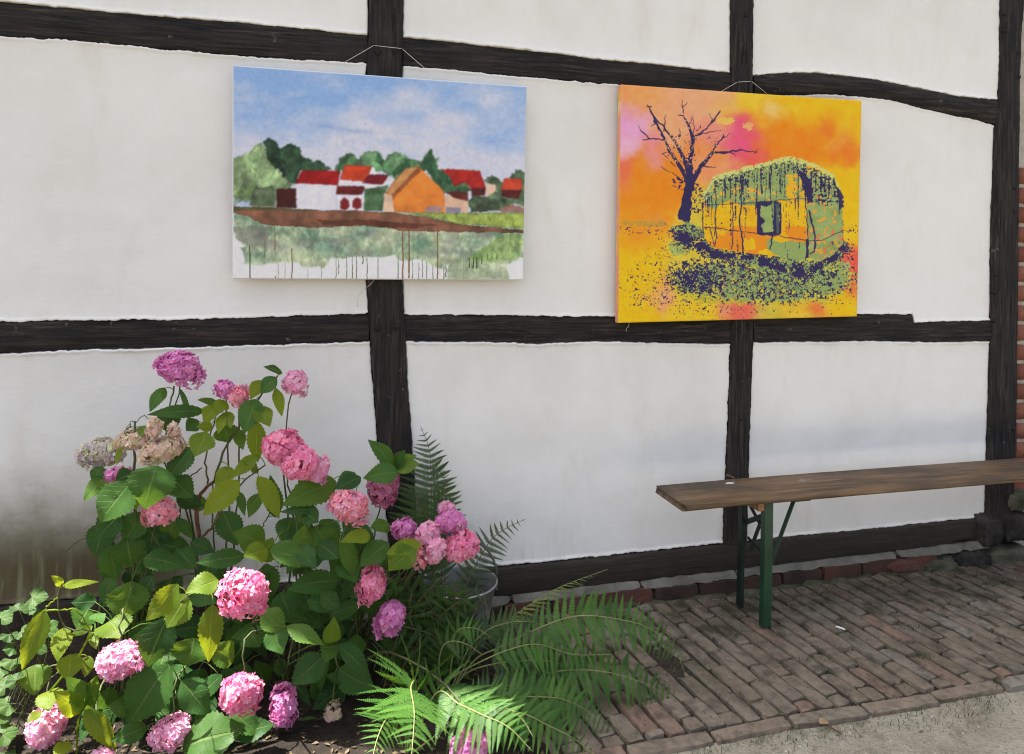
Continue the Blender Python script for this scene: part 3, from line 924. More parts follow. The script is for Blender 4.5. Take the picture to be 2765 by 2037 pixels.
    for x, y in ((778, 1066), (860, 1064)):
        m = ((X-x)/30.0)**2+((Y-y)/36.0)**2 + (fbm(X*0.08, Y*0.08, 4, 2)-0.5) < 1
        p.lay(m, (122, 36, 36))
    p.poly([(908, 972), (1062, 944), (1035, 1000), (1022, 1108), (903, 1110)], (84, 118, 80), 1, 6, 0.04, 0.3, 27, wet=5)
    p.poly([(1032, 995), (1088, 1008), (1096, 1114), (1028, 1112)], (222, 186, 160), 1, 3)
    p.poly([(1165, 838), (1258, 824), (1088, 1012), (1035, 996), (1100, 912)], (206, 146, 92), 1, 4, 0.04, 0.2, 28, wet=5)
    p.poly([(1255, 828), (1412, 985), (1422, 1127), (1100, 1117), (1084, 1020)], (226, 132, 56), 1, 4, 0.04, 0.18, 29, 0.01, wet=5)
    p.poly([(1252, 828), (1272, 850), (1112, 1006), (1088, 1045), (1082, 1005)], (152, 84, 50), 0.9, 5, 0.04, 0.3, 30)
    p.poly([(1300, 1080), (1402, 1078), (1396, 1121), (1290, 1119)], (160, 132, 142), 0.9, 3)
    p.poly([(1415, 1008), (1566, 1048), (1566, 1122), (1420, 1122)], (222, 182, 156), 1, 3)
    p.poly([(1413, 986), (1562, 990), (1568, 1048), (1480, 1026)], (106, 46, 42), 1, 4, 0.04, 0.25, 31, wet=5)
    p.poly([(1425, 1085), (1520, 1087), (1518, 1122), (1425, 1122)], (140, 130, 152), 0.95, 3)
    p.poly([(1390, 842), (1642, 852), (1682, 962), (1590, 966), (1545, 926), (1480, 952), (1450, 890)], (168, 40, 34), 1, 4, 0.04, 0.25, 32, wet=5)
    p.poly([(1585, 964), (1682, 962), (1672, 1012), (1590, 1012)], (84, 34, 32), 1, 3)
    p.poly([(1682, 940), (1748, 940), (1742, 985), (1682, 1020)], (226, 190, 166), 1, 3)
    p.poly([(1795, 903), (1910, 904), (1912, 977), (1778, 976)], (200, 72, 48), 1, 3, 0.04, 0.2, 33, wet=5)
    p.poly([(1778, 978), (1912, 978), (1882, 1032), (1780, 1016)], (96, 36, 34), 1, 4, 0.04, 0.2, 34, wet=5)
    # field: bare canvas first, green washes, brown track, drips
    n3 = fbm(X*0.006, Y*0.012, 21, 5)
    wash = [(70, 1090), (75, 1262), (118, 1310), (150, 1330), (118, 1350), (148, 1440), (180, 1456), (330, 1440), (490, 1440), (512, 1466), (650, 1466), (690, 1410), (990, 1400), (1110, 1388), (1132, 1430), (1210, 1420), (1290, 1425), (1370, 1470), (1422, 1482), (1445, 1440), (1430, 1545), (1830, 1546), (1800, 1455), (1890, 1420), (1920, 1300), (1925, 1120), (1100, 1120)]
    tt = np.clip((n3-0.35)*3.2, 0, 1)[..., None]
    gc = np.array((106, 140, 112))*(1-tt)+np.array((176, 190, 152))*tt
    gy = np.clip((fbm(X*0.008, Y*0.016, 31, 4)-0.52)*5, 0, 1)[..., None]*np.clip((Y-1200)/40, 0, 1)[..., None]
    gc = gc*(1-0.6*gy)+np.array((124, 122, 116))*0.6*gy
    lowf = np.clip((Y-1370)/70, 0, 1)[..., None]
    gc = gc*(1-0.55*lowf)+np.array((182, 198, 152))*0.55*lowf
    wx = X+(fbm(X*0.03, Y*0.03, 41, 3)-0.5)*24
    wy = Y+(fbm(X*0.03, Y*0.03, 45, 3)-0.5)*24
    m = p.inside(wash, wx, wy)
    p.lay(m, gc, 0.72+0.28*fbm(X*0.01, Y*0.02, 95, 3))
    p.blur(2)
    p.poly([(1800, 1260), (1925, 1250), (1915, 1400), (1760, 1430), (1560, 1430), (1600, 1380)], (120, 158, 70), 0.5, 20, 0.03, 0.25, 46)
    p.poly([(1170, 1122), (1935, 1125), (1935, 1222), (1500, 1190), (1390, 1160)], (152, 170, 84), 1, 6, 0.03, 0.25, 47, 0.01, wet=5)
    p.poly([(68, 1082), (345, 1088), (600, 1103), (1092, 1118), (1385, 1163), (1500, 1193), (1935, 1232), (1930, 1248), (1200, 1240), (900, 1202), (600, 1216), (330, 1202), (250, 1192), (180, 1150), (68, 1118)], (126, 76, 58), 0.88, 9, 0.02, 0.5, 48, 0.012, wet=5)
    p.poly([(600, 1170), (900, 1160), (1200, 1190), (1380, 1200), (1200, 1225), (900, 1200), (640, 1200)], (78, 40, 32), 0.6, 10, 0.03, 0.3, 49)
    p.poly([(68, 1082), (345, 1088), (620, 1104), (560, 1112), (300, 1106), (68, 1108)], (84, 84, 52), 0.8, 5, 0.03, 0.3, 50)
    p.poly([(75, 1215), (310, 1205), (290, 1300), (270, 1370), (250, 1310), (200, 1350), (160, 1330), (90, 1290)], (128, 130, 118), 0.75, 18, 0.03, 0.3, 51)
    p.blur(1)
    for x0, y0, y1, w, c in [(175, 1330, 1545, 9, (70, 70, 52)), (270, 1280, 1400, 10, (120, 128, 104)), (335, 1200, 1360, 8, (130, 92, 58)), (338, 1528, 1545, 8, (90, 40, 30)), (357, 1445, 1545, 5, (150, 150, 130)), (399, 1440, 1542, 6, (168, 170, 150)), (443, 1350, 1545, 8, (120, 92, 70)), (545, 1470, 1545, 5, (160, 170, 150)), (631, 1466, 1545, 6, (140, 148, 120)), (725, 1405, 1545, 7, (140, 140, 118)), (740, 1420, 1510, 6, (120, 124, 100)), (792, 1405, 1545, 7, (112, 118, 92)), (828, 1400, 1545, 7, (92, 96, 76)), (855, 1400, 1545, 7, (106, 104, 84)), (896, 1395, 1445, 8, (70, 74, 50)), (922, 1410, 1545, 7, (112, 104, 84)), (992, 1395, 1545, 7, (130, 138, 118)), (1120, 1395, 1545, 8, (120, 128, 108)), (1150, 1240, 1545, 10, (128, 84, 48)), (1190, 1230, 1535, 10, (126, 82, 48)), (1212, 1430, 1545, 6, (90, 78, 62)), (1252, 1440, 1545, 6, (118, 110, 92)), (1275, 1420, 1530, 6, (80, 80, 64)), (1302, 1430, 1545, 6, (110, 104, 84)), (1342, 1450, 1545, 6, (96, 92, 74)), (1372, 1160, 1545, 9, (126, 86, 52)), (1410, 1480, 1545, 7, (82, 80, 62)), (1424, 1470, 1530, 7, (82, 84, 62)), (1538, 1400, 1545, 4, (150, 140, 110)), (1574, 1410, 1470, 9, (76, 84, 44)), (1600, 1410, 1472, 9, (70, 78, 40)), (1622, 1410, 1475, 9, (70, 78, 40)), (1652, 1400, 1445, 8, (84, 94, 48)), (1690, 1380, 1420, 7, (96, 110, 60)), (1718, 1380, 1415, 7, (96, 110, 60)), (1750, 1385, 1418, 7, (86, 96, 52))]:
        p.line([(x0, y0), (x0+2, (y0+y1)/2), (x0, y1)], [w*0.7, w*0.8, w], c, 0.9, 2.0, int(x0))
    gm = np.clip((p.C[..., 1]-np.maximum(p.C[..., 0], p.C[..., 2])-2)/12, 0, 1)
    br = (fbm(X*0.045+fbm(X*0.02, Y*0.02, 3, 2)*2, Y*0.03, 81, 4)-0.5)*2
    p.C *= (1+0.28*gm*br)[..., None]
    p.C += ((fbm(X*0.06, Y*0.06, 71, 3)-0.5)*14)[..., None]
    sp = vn(X*0.18, Y*0.18, 77) > 0.985
    p.lay(sp & (Y < 900), (70, 84, 110), 0.6)
    return p.C
def rank(a):
    r = np.empty(a.size)
    r[np.argsort(a.ravel())] = np.linspace(0, 1, a.size)
    return r.reshape(a.shape)
def caravan(X, Y):
    q = []
    def b(x, y, r, c): q.append((x, y, r, c))
    YE, OR, PK, MG = (250, 186, 16), (246, 136, 20), (240, 140, 112), (226, 72, 132)
    for a in [(250, 250, 90, (246, 158, 92)), (225, 430, 95, (228, 158, 202)), (190, 530, 55, (240, 176, 196)), (390, 575, 70, (218, 142, 190)), (420, 350, 110, (244, 166, 116)), (600, 250, 130, (244, 166, 122)), (740, 300, 80, (246, 172, 104)), (690, 420, 80, (238, 140, 120)), (880, 460, 90, MG), (800, 520, 60, (232, 92, 120)), (930, 560, 70, (238, 92, 90)), (1050, 420, 140, OR), (1100, 322, 55, (250, 226, 190)), (960, 270, 110, (250, 196, 50)), (1320, 385, 60, (232, 92, 42)), (1400, 300, 150, YE), (1200, 270, 100, YE), (1430, 480, 70, (240, 138, 66)), (1460, 590, 60, (244, 112, 30)), (1200, 540, 120, (248, 132, 20)), (1500, 800, 150, YE), (1500, 420, 90, YE), (300, 780, 130, OR), (190, 680, 60, (238, 108, 96)), (200, 760, 50, (244, 150, 60)), (300, 930, 110, (248, 146, 28)), (250, 1200, 130, YE), (200, 1420, 110, YE), (400, 1400, 70, (240, 160, 116)), (250, 1050, 90, (248, 150, 30)), (330, 960, 50, (216, 150, 86)), (400, 660, 110, (248, 138, 26)), (700, 640, 80, (246, 150, 96)), (640, 560, 70, (246, 140, 70)), (880, 1480, 80, (236, 92, 86)), (760, 1420, 60, (240, 130, 110)), (1150, 1460, 110, (246, 184, 40)), (1290, 1490, 45, (240, 106, 60)), (1500, 1300, 55, (244, 120, 60)), (1505, 1180, 40, (238, 92, 70)), (1460, 1450, 80, YE), (600, 1490, 100, (248, 190, 30)), (700, 1200, 200, (214, 190, 60)), (1100, 1330, 200, (190, 188, 70))]:
        b(*a)
    WX = X+(fbm(X*0.008, Y*0.008, 3, 4)-0.5)*190
    WY = Y+(fbm(X*0.008, Y*0.008, 13, 4)-0.5)*190
    num = np.zeros(X.shape+(3,)); den = np.zeros(X.shape)+1e-9
    for x, y, r, c in q:
        w = np.exp(-((WX-x)**2+(WY-y)**2)/(r*r)*1.1)+1e-5/(1+((WX-x)**2+(WY-y)**2)/4e4)
        num += w[..., None]*np.array(c, float); den += w
    p = Paint(X, Y, (0, 0, 0))
    p.C = num/den[..., None]
    p.C += ((fbm(X*0.03, Y*0.03, 5, 4)-0.5)*22)[..., None]
    DK, GN, PG = (48, 40, 84), (146, 166, 98), (206, 208, 122)
    hi = fbm(X*0.10, Y*0.10, 51, 3)          # leaf-sized speckle
    hi2 = fbm(X*0.05, Y*0.05, 57, 4)
    fine = fbm(X*0.16, Y*0.16, 59, 2)
    p.lay(((X-770)/45)**2+((Y-380)/22)**2+(hi-0.5)*2 < 1, (246, 186, 88))
    p.lay(((X-900)/26)**2+((Y-408)/24)**2+(hi-0.5)*4 < 1, (246, 170, 110))
    # tree
    T = lambda pts, w, wob=5, sd=1: p.line(pts, w, DK, 1, wob, sd)
    p.poly([(488, 950), (512, 860), (530, 770), (540, 690), (560, 660), (580, 700), (606, 655), (590, 760), (574, 820), (572, 900), (560, 975)], DK, 1, 10, 0.05, 0.1, 3)
    T([(560, 740), (510, 650), (450, 560), (410, 470), (350, 360), (322, 285)], [30, 22, 18, 15, 9, 5])
    T([(565, 720), (530, 600), (470, 490), (400, 400), (345, 345), (320, 290)], [26, 20, 15, 11, 7, 4], 5, 2)
    T([(570, 720), (568, 620), (582, 490), (560, 410), (522, 350), (520, 262)], [30, 26, 20, 13, 9, 4], 5, 3)
    T([(580, 730), (630, 640), (700, 560), (760, 565), (860, 548), (955, 565)], [28, 22, 16, 12, 8, 3], 5, 4)
    T([(582, 480), (640, 440), (690, 390), (735, 322)], [15, 11, 8, 4], 5, 5)
    T([(600, 460), (680, 445), (745, 432)], [9, 6, 3], 5, 6)
    T([(690, 560), (730, 500), (800, 448)], [11, 7, 3], 5, 7)
    T([(415, 490), (350, 482), (292, 492)], [9, 7, 4], 5, 8); T([(330, 484), (285, 440), (262, 408)], [7, 5, 3], 5, 9)
    T([(520, 730), (460, 680), (395, 645)], [9, 6, 3], 6, 10); T([(480, 640), (420, 580), (405, 570)], [6, 4, 3], 5, 11)
    for k, (a, bb) in enumerate([((440, 560), (400, 575)), ((590, 480), (580, 350)), ((520, 350), (498, 345)), ((410, 440), (420, 345)), ((690, 390), (678, 335)), ((700, 380), (740, 318)), ((520, 300), (545, 270)), ((340, 300), (310, 298)), ((640, 640), (715, 648)), ((800, 560), (830, 588)), ((840, 550), (855, 535)), ((600, 440), (630, 400)), ((500, 480), (505, 420)), ((360, 400), (335, 410)), ((360, 380), (350, 350)), ((560, 400), (575, 360)), ((540, 640), (510, 600)), ((750, 480), (760, 455)), ((940, 565), (955, 545))]):
        T([a, ((a[0]+bb[0])/2+4, (a[1]+bb[1])/2), bb], [7, 5, 3], 5, 20+k)
    bark = np.zeros(X.shape, bool)
    for x, y, rx, ry in ((540, 500, 70, 60), (680, 490, 60, 45), (560, 560, 60, 80), (480, 560, 50, 70)):
        bark |= (((X-x)/rx)**2+((Y-y)/ry)**2 < 1) & (hi > 0.68)
    p.lay(bark, DK); p.lay(bark & (fine > 0.6), (240, 190, 150))
    p.lay((np.hypot(X-560, (Y-560)*0.6) < 150) & (np.abs(p.C-np.array(DK)).sum(-1) < 6) & (fine > 0.68) & (Y < 620), (232, 168, 120))
    p.lay((((X-500)/55)**2+((Y-745)/40)**2 < 1) & (hi > 0.62), DK)
    p.lay((((X-600)/45)**2+((Y-830)/90)**2 < 1) & (hi > 0.55), DK)
    # caravan body
    body = [(632, 860), (640, 800), (700, 712), (860, 662), (1000, 622), (1140, 592), (1280, 632), (1400, 702), (1446, 830), (1455, 1080), (1400, 1152), (1295, 1205), (1250, 1225), (1100, 1182), (850, 1142), (690, 1112), (645, 1050)]
    mB = p.poly(body, (248, 182, 22), 1, 3, 0.05, 0.10, 31)
    nb = fbm(X*0.012, Y*0.02, 61, 4)
    p.lay(mB & (X < 1240) & (Y > 990) & (nb > 0.42), (244, 142, 26))
    side = p.inside([(1240, 660), (1400, 702), (1446, 830), (1455, 1080), (1400, 1152), (1295, 1205), (1245, 1210)])
    p.lay(mB & side, np.array(GN)+((nb-0.5)*40)[..., None])
    p.lay(mB & side & (hi2 > 0.63), (240, 160, 60)); p.lay(mB & side & (hi2 < 0.33) & (Y > 1000), (240, 110, 70))
    lowr = p.inside([(1010, 1060), (1240, 1085), (1245, 1215), (1100, 1182), (1010, 1120)])
    p.lay(lowr & (nb > 0.36), GN)
    arch = 850+120*(fbm(X*0.02, X*0+2, 5, 3)-0.5)
    win = ((X-1150)/82)**2+((Y-820)/150)**2 < 1
    p.lay(mB & (Y < arch) & (X < 1240), np.array(GN)+((nb-0.5)*50)[..., None])
    p.lay(mB & win & (Y < 835) & (X < 1235) & (hi2 < 0.60) & (Y > 690), (246, 176, 40))
    p.lay(mB & win & (Y < 835) & (Y > 690) & (np.abs(X-1090) < 30), GN)
    p.lay(mB & (X < 1080) & (X > 680) & (Y > 760) & (Y < 850) & (hi2 > 0.58), (236, 172, 60))
    # hanging creeper: vertical dark streaks, denser along the top
    stk = rank(fbm(X*0.13, Y*0.008, 65, 3)+0.35*fbm(X*0.13, Y*0.13, 66, 2))
    hu = rank(hi+0.5*fine)
    topd = np.interp(X, [632, 700, 860, 1000, 1140, 1280, 1400, 1450], [830, 712, 662, 622, 592, 632, 702, 830])
    dt = Y-topd-18*(hi2-0.5)
    dens = np.interp(dt, [0, 10, 26, 60, 130, 240, 360], [0.0, 0.2, 0.42, 0.36, 0.24, 0.09, 0.015])
    p.lay(mB & (stk < dens) & ((X < 1240) | (dt < 150)), DK)
    p.lay((dt > -10) & (dt < 18) & (X > 640) & (X < 1445) & (hu < 0.75), PG)
    p.lay(mB & (dt > 20) & (dt < 60) & (hu < 0.14), PG, 0.9)
    p.lay(mB & (dt > 16) & (dt < 95) & (hu > 0.80), DK)
    p.poly([(1170, 640), (1262, 716), (1282, 850), (1244, 862), (1226, 750)], DK, 1, 10, 0.06, 0.1, 70)
    p.poly([(1395, 740), (1450, 800), (1458, 890), (1440, 880), (1418, 820)], DK, 0.9, 14, 0.07, 0.1, 71)
    p.lay(p.inside([(1260, 680), (1400, 720), (1440, 860), (1290, 880)]) & (hi > 0.56), DK)
    for pts, w in [([(638, 868), (860, 856), (1060, 842), (1230, 828)], 4), ([(640, 992), (860, 1018), (1240, 1070)], 5), ([(1205, 690), (1232, 800), (1246, 1000), (1250, 1080)], 6), ([(1245, 1070), (1238, 1225)], 16), ([(1255, 900), (1290, 1050), (1285, 1130), (1260, 1150)], 10), ([(1250, 1075), (1330, 1070), (1400, 1035), (1455, 1015)], 4), ([(860, 700), (862, 870), (850, 960), (868, 1060), (870, 1150)], 9), ([(810, 850), (815, 1000), (808, 1120)], 6), ([(715, 800), (712, 960), (720, 1060), (700, 1110)], 6), ([(1045, 850), (1050, 1000), (1030, 1120)], 8), ([(680, 1000), (700, 1090)], 5), ([(635, 860), (640, 1040)], 6)]:
        T(pts, w, 4, 33)
    # window
    def rr(x0, y0, x1, y1, r):
        dx = np.maximum(np.abs(X-(x0+x1)/2)-(x1-x0)/2+r, 0); dy = np.maximum(np.abs(Y-(y0+y1)/2)-(y1-y0)/2+r, 0)
        return np.hypot(dx, dy) < r
    p.lay(rr(952, 845, 1094, 1042, 22), DK)
    p.poly([(975, 865), (1005, 880), (1038, 858), (1046, 1020), (990, 1026), (975, 985), (1000, 960), (970, 930)], GN, 1, 5, 0.05, 0.15, 72)
    p.poly([(1062, 860), (1078, 860), (1080, 1030), (1064, 1030)], (90, 104, 96), 0.8, 4)
    p.lay(rr(952, 845, 1094, 1042, 22) & (stk > 0.80) & (X > 1030) & (Y < 960), GN, 0.8)
    # shadow and ground ivy
    sh = [(440, 1010), (500, 1030), (600, 1065), (690, 1112), (750, 1160), (850, 1112), (930, 1150), (1000, 1118), (1090, 1170), (1230, 1222), (1330, 1190), (1440, 1110), (1450, 1080), (1470, 1120), (1400, 1210), (1260, 1292), (1150, 1282), (950, 1235), (800, 1215), (620, 1165), (500, 1115)]
    p.poly([(440, 1000), (560, 960), (640, 1000), (650, 1060), (560, 1060)], GN, 0.9, 18, 0.05, 0.2, 73)
    p.poly([(440, 1080), (520, 1090), (560, 1150), (470, 1170)], GN, 0.8, 18, 0.05, 0.2, 74)
    p.poly([(1300, 1260), (1480, 1180), (1500, 1280), (1440, 1350), (1320, 1360)], GN, 0.9, 22, 0.05, 0.2, 75)
    p.poly([(480, 1330), (700, 1380), (1000, 1380), (1350, 1330), (1500, 1380), (1200, 1420), (800, 1440), (500, 1430)], (196, 186, 50), 0.7, 26, 0.04, 0.2, 76)
    m = ((X-1000)/520)**2+((Y-1300)/130)**2
    p.lay((m+0.8*(hi2-0.5) < 1) & (hi2 > 0.46), GN)
    p.lay((m+0.8*(hi2-0.5) < 1) & (hi2 < 0.38), (206, 196, 64))
    cl = [(520, 1060), (640, 1120), (770, 1180), (1000, 1190), (1200, 1258), (1340, 1200), (1440, 1120)]
    d = np.full(X.shape, 1e9)
    for (x0, y0), (x1, y1) in zip(cl[:-1], cl[1:]):
        t = np.clip(((X-x0)*(x1-x0)+(Y-y0)*(y1-y0))/((x1-x0)**2+(y1-y0)**2), 0, 1)
        d = np.minimum(d, np.hypot(X-x0-t*(x1-x0), Y-y0-t*(y1-y0)))
    dens = 1.1*np.exp(-(d/50)**3)*np.clip(0.45+1.0*rank(fbm(X*0.02, Y*0.02, 91, 3)), 0, 1)
    dens = np.maximum(dens, 0.92*np.exp(-(((X-620)/190)**2+((Y-1290)/105)**2)**2))
    dens = np.maximum(dens, 0.60*np.exp(-(((X-1000)/500)**2+((Y-1310)/120)**2)**2))
    dens = np.maximum(dens, 0.10*np.exp(-(((X-850)/640)**2+((Y-1330)/170)**2)**2))
    dens = dens*(1-((mB) & (Y < 1120+0.12*(X-700))))
    lf = rank(hi+0.35*fine+0.5*hi2)
    p.lay(lf < dens, DK)
    p.lay((dens > 0.5) & (dens < 0.95) & (hu < 0.10), GN)
    p.lay((((X-540)/110)**2+((Y-1030)/50)**2 < 1) & (hu > 0.62), DK)
    for x0, x1, y0, y1, th in ((160, 440, 970, 1040, 0.70), (160, 480, 1380, 1450, 0.68), (480, 760, 1410, 1510, 0.70), (380, 470, 1040, 1420, 0.71), (1440, 1540, 980, 1030, 0.66), (1380, 1520, 1080, 1240, 0.66), (200, 330, 1270, 1310, 0.68), (1150, 1500, 1380, 1440, 0.72), (300, 460, 1140, 1220, 0.71)):
        p.lay((X > x0) & (X < x1) & (Y > y0) & (Y < y1) & (hi > th), DK)
    p.lay((X > 160) & (X < 420) & (np.abs(Y-975) < 14+10*(hi2-0.5)) & (hi2 > 0.45), (170, 150, 70), 0.7)
    return p.C
def canvas(name, label, corners, tagn, fn, nx, ny, Y, thick, sidecol, keep=0.0):
    c = [onY('N', x, y, Y) for x, y in corners]          # TL TR BR BL
    o = thing(name, label, 'painting', ((c[2].x+c[3].x)/2, Y, (c[2].z+c[3].z)/2))
    u, v = np.meshgrid(np.linspace(0, 1, nx), np.linspace(0, 1, ny))
    q = [np.array(p) for p in c]
    P = ((1-u)*(1-v))[..., None]*q[0]+(u*(1-v))[..., None]*q[1]+(u*v)[..., None]*q[2]+((1-u)*v)[..., None]*q[3]
    X, Yy = project(tagn, P)
    C = np.minimum(lin(np.clip(fn(X, Yy), 0, 255))*1.10, 0.86)
    w = (c[1]-c[0]).length; h = (c[0]-c[3]).length
    d = np.minimum(np.minimum(u, 1-u)*w, np.minimum(v, 1-v)*h)
    P[..., 1] += 0.003*np.clip(1-d/0.004, 0, 1)**2
    if keep: C = np.where((d < keep)[..., None], lin(np.array((226, 228, 232)))*0.92, C)
    f = [(b, a, dd, cc) for a, b, cc, dd in grid_faces(nx, ny)]
    f = [tuple(reversed(t)) for t in grid_faces(nx, ny)]
    part('canvas', mesh(P.reshape(-1, 3), f, MAT['canvas'], True, None, C.reshape(-1, 3)), o)
    # turned-over edges and the stretcher bars behind
    mb = MB()
    fr = [p+Vector((0, 0.003, 0)) for p in c]; bk = [p+Vector((0, thick, 0)) for p in c]
    mb.add(fr+bk, [(0, 1, 5, 4), (1, 2, 6, 5), (2, 3, 7, 6), (3, 0, 4, 7), (4, 5, 6, 7)])
    part('canvas_edge', mb.mesh(sidecol, False), o)
    return o
MAT['canvas'] = m_canvas('painted_canvas')
white_edge = m_plain('primed_canvas_edge', (0.76, 0.77, 0.79), 0.8, 0, 0.06)
def m_edge2():
    g = G('orange_stained_edge', 0.8, 0.2)
    n = g.noise(g.pos(), 9, 4)
    g.set('Base Color', g.ramp(n, [(0.3, (0.80, 0.60, 0.36)), (0.45, (0.78, 0.40, 0.09)), (0.6, (0.72, 0.30, 0.26)), (0.75, (0.80, 0.52, 0.05))]))
    return g.m
FARM = canvas('farm_landscape_painting', 'watercolour canvas of red-roofed farm houses under blue sky, left of the two', [(627.5, 176.3), (1423.3, 233.9), (1413.6, 756.8), (627.5, 753.8)], 'A', farm, 520, 364, -0.058, 0.024, white_edge, 0.004)
CARA = canvas('caravan_painting', 'orange and yellow canvas of an overgrown caravan beside a bare tree', [(1677.9, 228.3), (2327.3, 272.1), (2314.7, 854.9), (1669.9, 872.6)], 'P', caravan, 480, 420, -0.062, 0.034, m_edge2())
cord_mat = m_plain('pale_string', (0.62, 0.60, 0.55), 0.8, 0, 0.1)
nail_mat = m_plain('dark_nail', (0.03, 0.03, 0.03), 0.5, 0.8, 0.2)
def cord(parent, pts, r=0.0011):
    mb = MB()
    mb.tube([onY(t, x, y, Y) for t, x, y, Y in pts], r, 5)
    part('hanging_cord', mb.mesh(cord_mat), parent)
cord(FARM, [('A', 775, 165, -0.026), ('A', 966, 55, -0.034), ('A', 1145, 75, -0.034), ('A', 1290, 200, -0.026), ('A', 1310, 240, -0.034)])
cord(CARA, [('P', 735, 215, -0.028), ('P', 838, 155, -0.036), ('P', 920, 150, -0.036), ('P', 1010, 222, -0.03)])
def bent_wire(parent, pts, r, mat, name):
    mb = MB()
    mb.tube(catmull([onY(t, x, y, Y) for t, x, y, Y in pts], 10), r, 5)
    part(name, mb.mesh(mat), parent)
bent_wire(FARM, [('N', 1010, 752, -0.040), ('N', 1004, 765, -0.034), ('N', 980, 785, -0.028), ('N', 966, 805, -0.02), ('N', 966, 830, -0.016)], 0.0009, cord_mat, 'loose_cord_end')
bent_wire(CARA, [('P', 212, 1545, -0.05), ('P', 208, 1570, -0.034), ('P', 196, 1582, -0.03), ('P', 195, 1598, -0.03)], 0.0009, cord_mat, 'loose_cord_end')
def nail(parent, t, x, y, Y):
    p = onY(t, x, y, Y)
    mb = MB()
    mb.tube([p+Vector((0, 0.03, 0)), p+Vector((0, -0.008, 0.001))], 0.0022, 6)
    part('nail', mb.mesh(nail_mat), parent)
for a in ((966, 55), (1145, 75)): nail(FARM, 'A', *a, -0.034)
for a in ((838, 155), (920, 150)): nail(CARA, 'P', *a, -0.036)

# ------------------------------------------------------------------ bench
def m_seat():
    g = G('weathered_bench_wood', 0.62, 0.35)
    p = g.obj()
    gr = g.noise(g.scale(p, (1.6, 42, 42)), 1, 5, 0.65, 0.8)
    bl = g.noise(g.scale(p, (2.2, 7, 7)), 1, 4, 0.6)
    c = g.ramp(gr, [(0.30, (0.034, 0.022, 0.013)), (0.47, (0.130, 0.078, 0.037)), (0.60, (0.195, 0.122, 0.062)), (0.74, (0.27, 0.19, 0.115))])
    c = g.mix(g.rng(bl, 0.40, 0.66, 0, 0.85), c, (0.062, 0.050, 0.041))
    dr = g.rng(g.noise(g.scale(p, (5, 9, 9)), 1, 4), 0.70, 0.74)
    c = g.mix(g.math('MULTIPLY', dr, 0.55), c, (0.30, 0.28, 0.25))
    g.set('Base Color', c)
    g.set('Roughness', g.rng(bl, 0.3, 0.7, 0.5, 0.75))
    g.bump(g.math('ADD', gr, g.math('MULTIPLY', g.noise(p, 90, 3), 0.3)), 0.4, 0.003)
    return g.m
seat_mat = m_seat()
raw_wood = m_plain('raw_batten_wood', (0.30, 0.16, 0.075), 0.75, 0, 0.3, 30)
def m_steel():
    g = G('green_painted_steel', 0.42, 0.5)
    p = g.obj()
    n = g.noise(p, 14, 5, 0.65)
    c = g.ramp(n, [(0.3, (0.006, 0.030, 0.014)), (0.6, (0.011, 0.055, 0.024)), (0.85, (0.022, 0.085, 0.038))])
    ch = g.rng(g.noise(p, 60, 4, 0.7), 0.66, 0.71)
    c = g.mix(g.math('MULTIPLY', ch, 0.8), c, (0.06, 0.035, 0.02))
    g.set('Base Color', c)
    g.bump(g.noise(p, 120, 3), 0.15, 0.002)
    return g.m
steel = m_steel()
shaded_dark_steel = m_plain('shaded_dark_green_steel', (0.008, 0.020, 0.013), 0.5, 0, 0.4, 30)  # dark braces; shade of the rear leg and stay put into the colour
ZB = 0.521
a = onZ('H', 150, 312, ZB); b = onZ('H', 350, 402, ZB)
YB, YF = -0.175, -0.418
XB = (a.x+b.x)/2-0.075
bench = thing('beer_bench', 'weathered wooden plank bench on green folding steel legs, against the wall', 'bench', (XB+1.3, (YB+YF)/2, 0))
def seat():
    L, Wd, T = 2.6, YB-YF, 0.027
    n = 30
    prof = []
    r = 0.010
    for cy, cz, a0 in ((-Wd/2+r, T-r, 180), (Wd/2-r, T-r, 90), (Wd/2-r, r*0.6, 0), (-Wd/2+r, r*0.6, -90)):
        for k in range(4):
            w = math.radians(a0-k*30)
            prof.append((cy+r*math.cos(w), cz+(r if cz > r else r*0.6)*math.sin(w)))
    top_extra = []
    v = []; f = []
    m = len(prof)
    for i in range(n+1):
        x = L*i/n
        k = 1.0
        if i == 0: x = 0.0
        for j, (y, z) in enumerate(prof):
            xx = x
            e = abs(y)/(Wd/2)
            if i == 0: xx = 0.030*max(0, (e-0.72)/0.28)**2 + 0.004*(1 if z < 0.006 or z > T-0.004 else 0)
            if i == n: xx = L-0.030*max(0, (e-0.72)/0.28)**2
            warp = 0.003*math.sin(x*2.0+0.4)
            v.append((XB+xx, (YB+YF)/2+y+0.0012*float(vn(x*18, y*4, 3)-0.5), ZB-T+z+warp+0.0012*float(vn(x*14, y*30, 6)-0.5)))
    for i in range(n):
        for j in range(m):
            f.append((i*m+j, i*m+(j+1) % m, (i+1)*m+(j+1) % m, (i+1)*m+j))
    f.append(tuple(range(m))); f.append(tuple(n*m+j for j in range(m))[::-1])
    return mesh(v, f, seat_mat)
part('seat', seat(), bench)
def bar(a, b, w, t, up=Vector((0, 0, 1))):
    a = Vector(a); b = Vector(b)
    d = (b-a); L = d.length; d.normalize()
    s = d.cross(up)
    if s.length < 1e-4: s = d.cross(Vector((0, 1, 0)))
    s.normalize()
    q = s.cross(d)
    M = Matrix((d, s, q)).transposed()
    mb = MB()
    mb.box((a+b)/2, (L, w, t), M)
    return mb
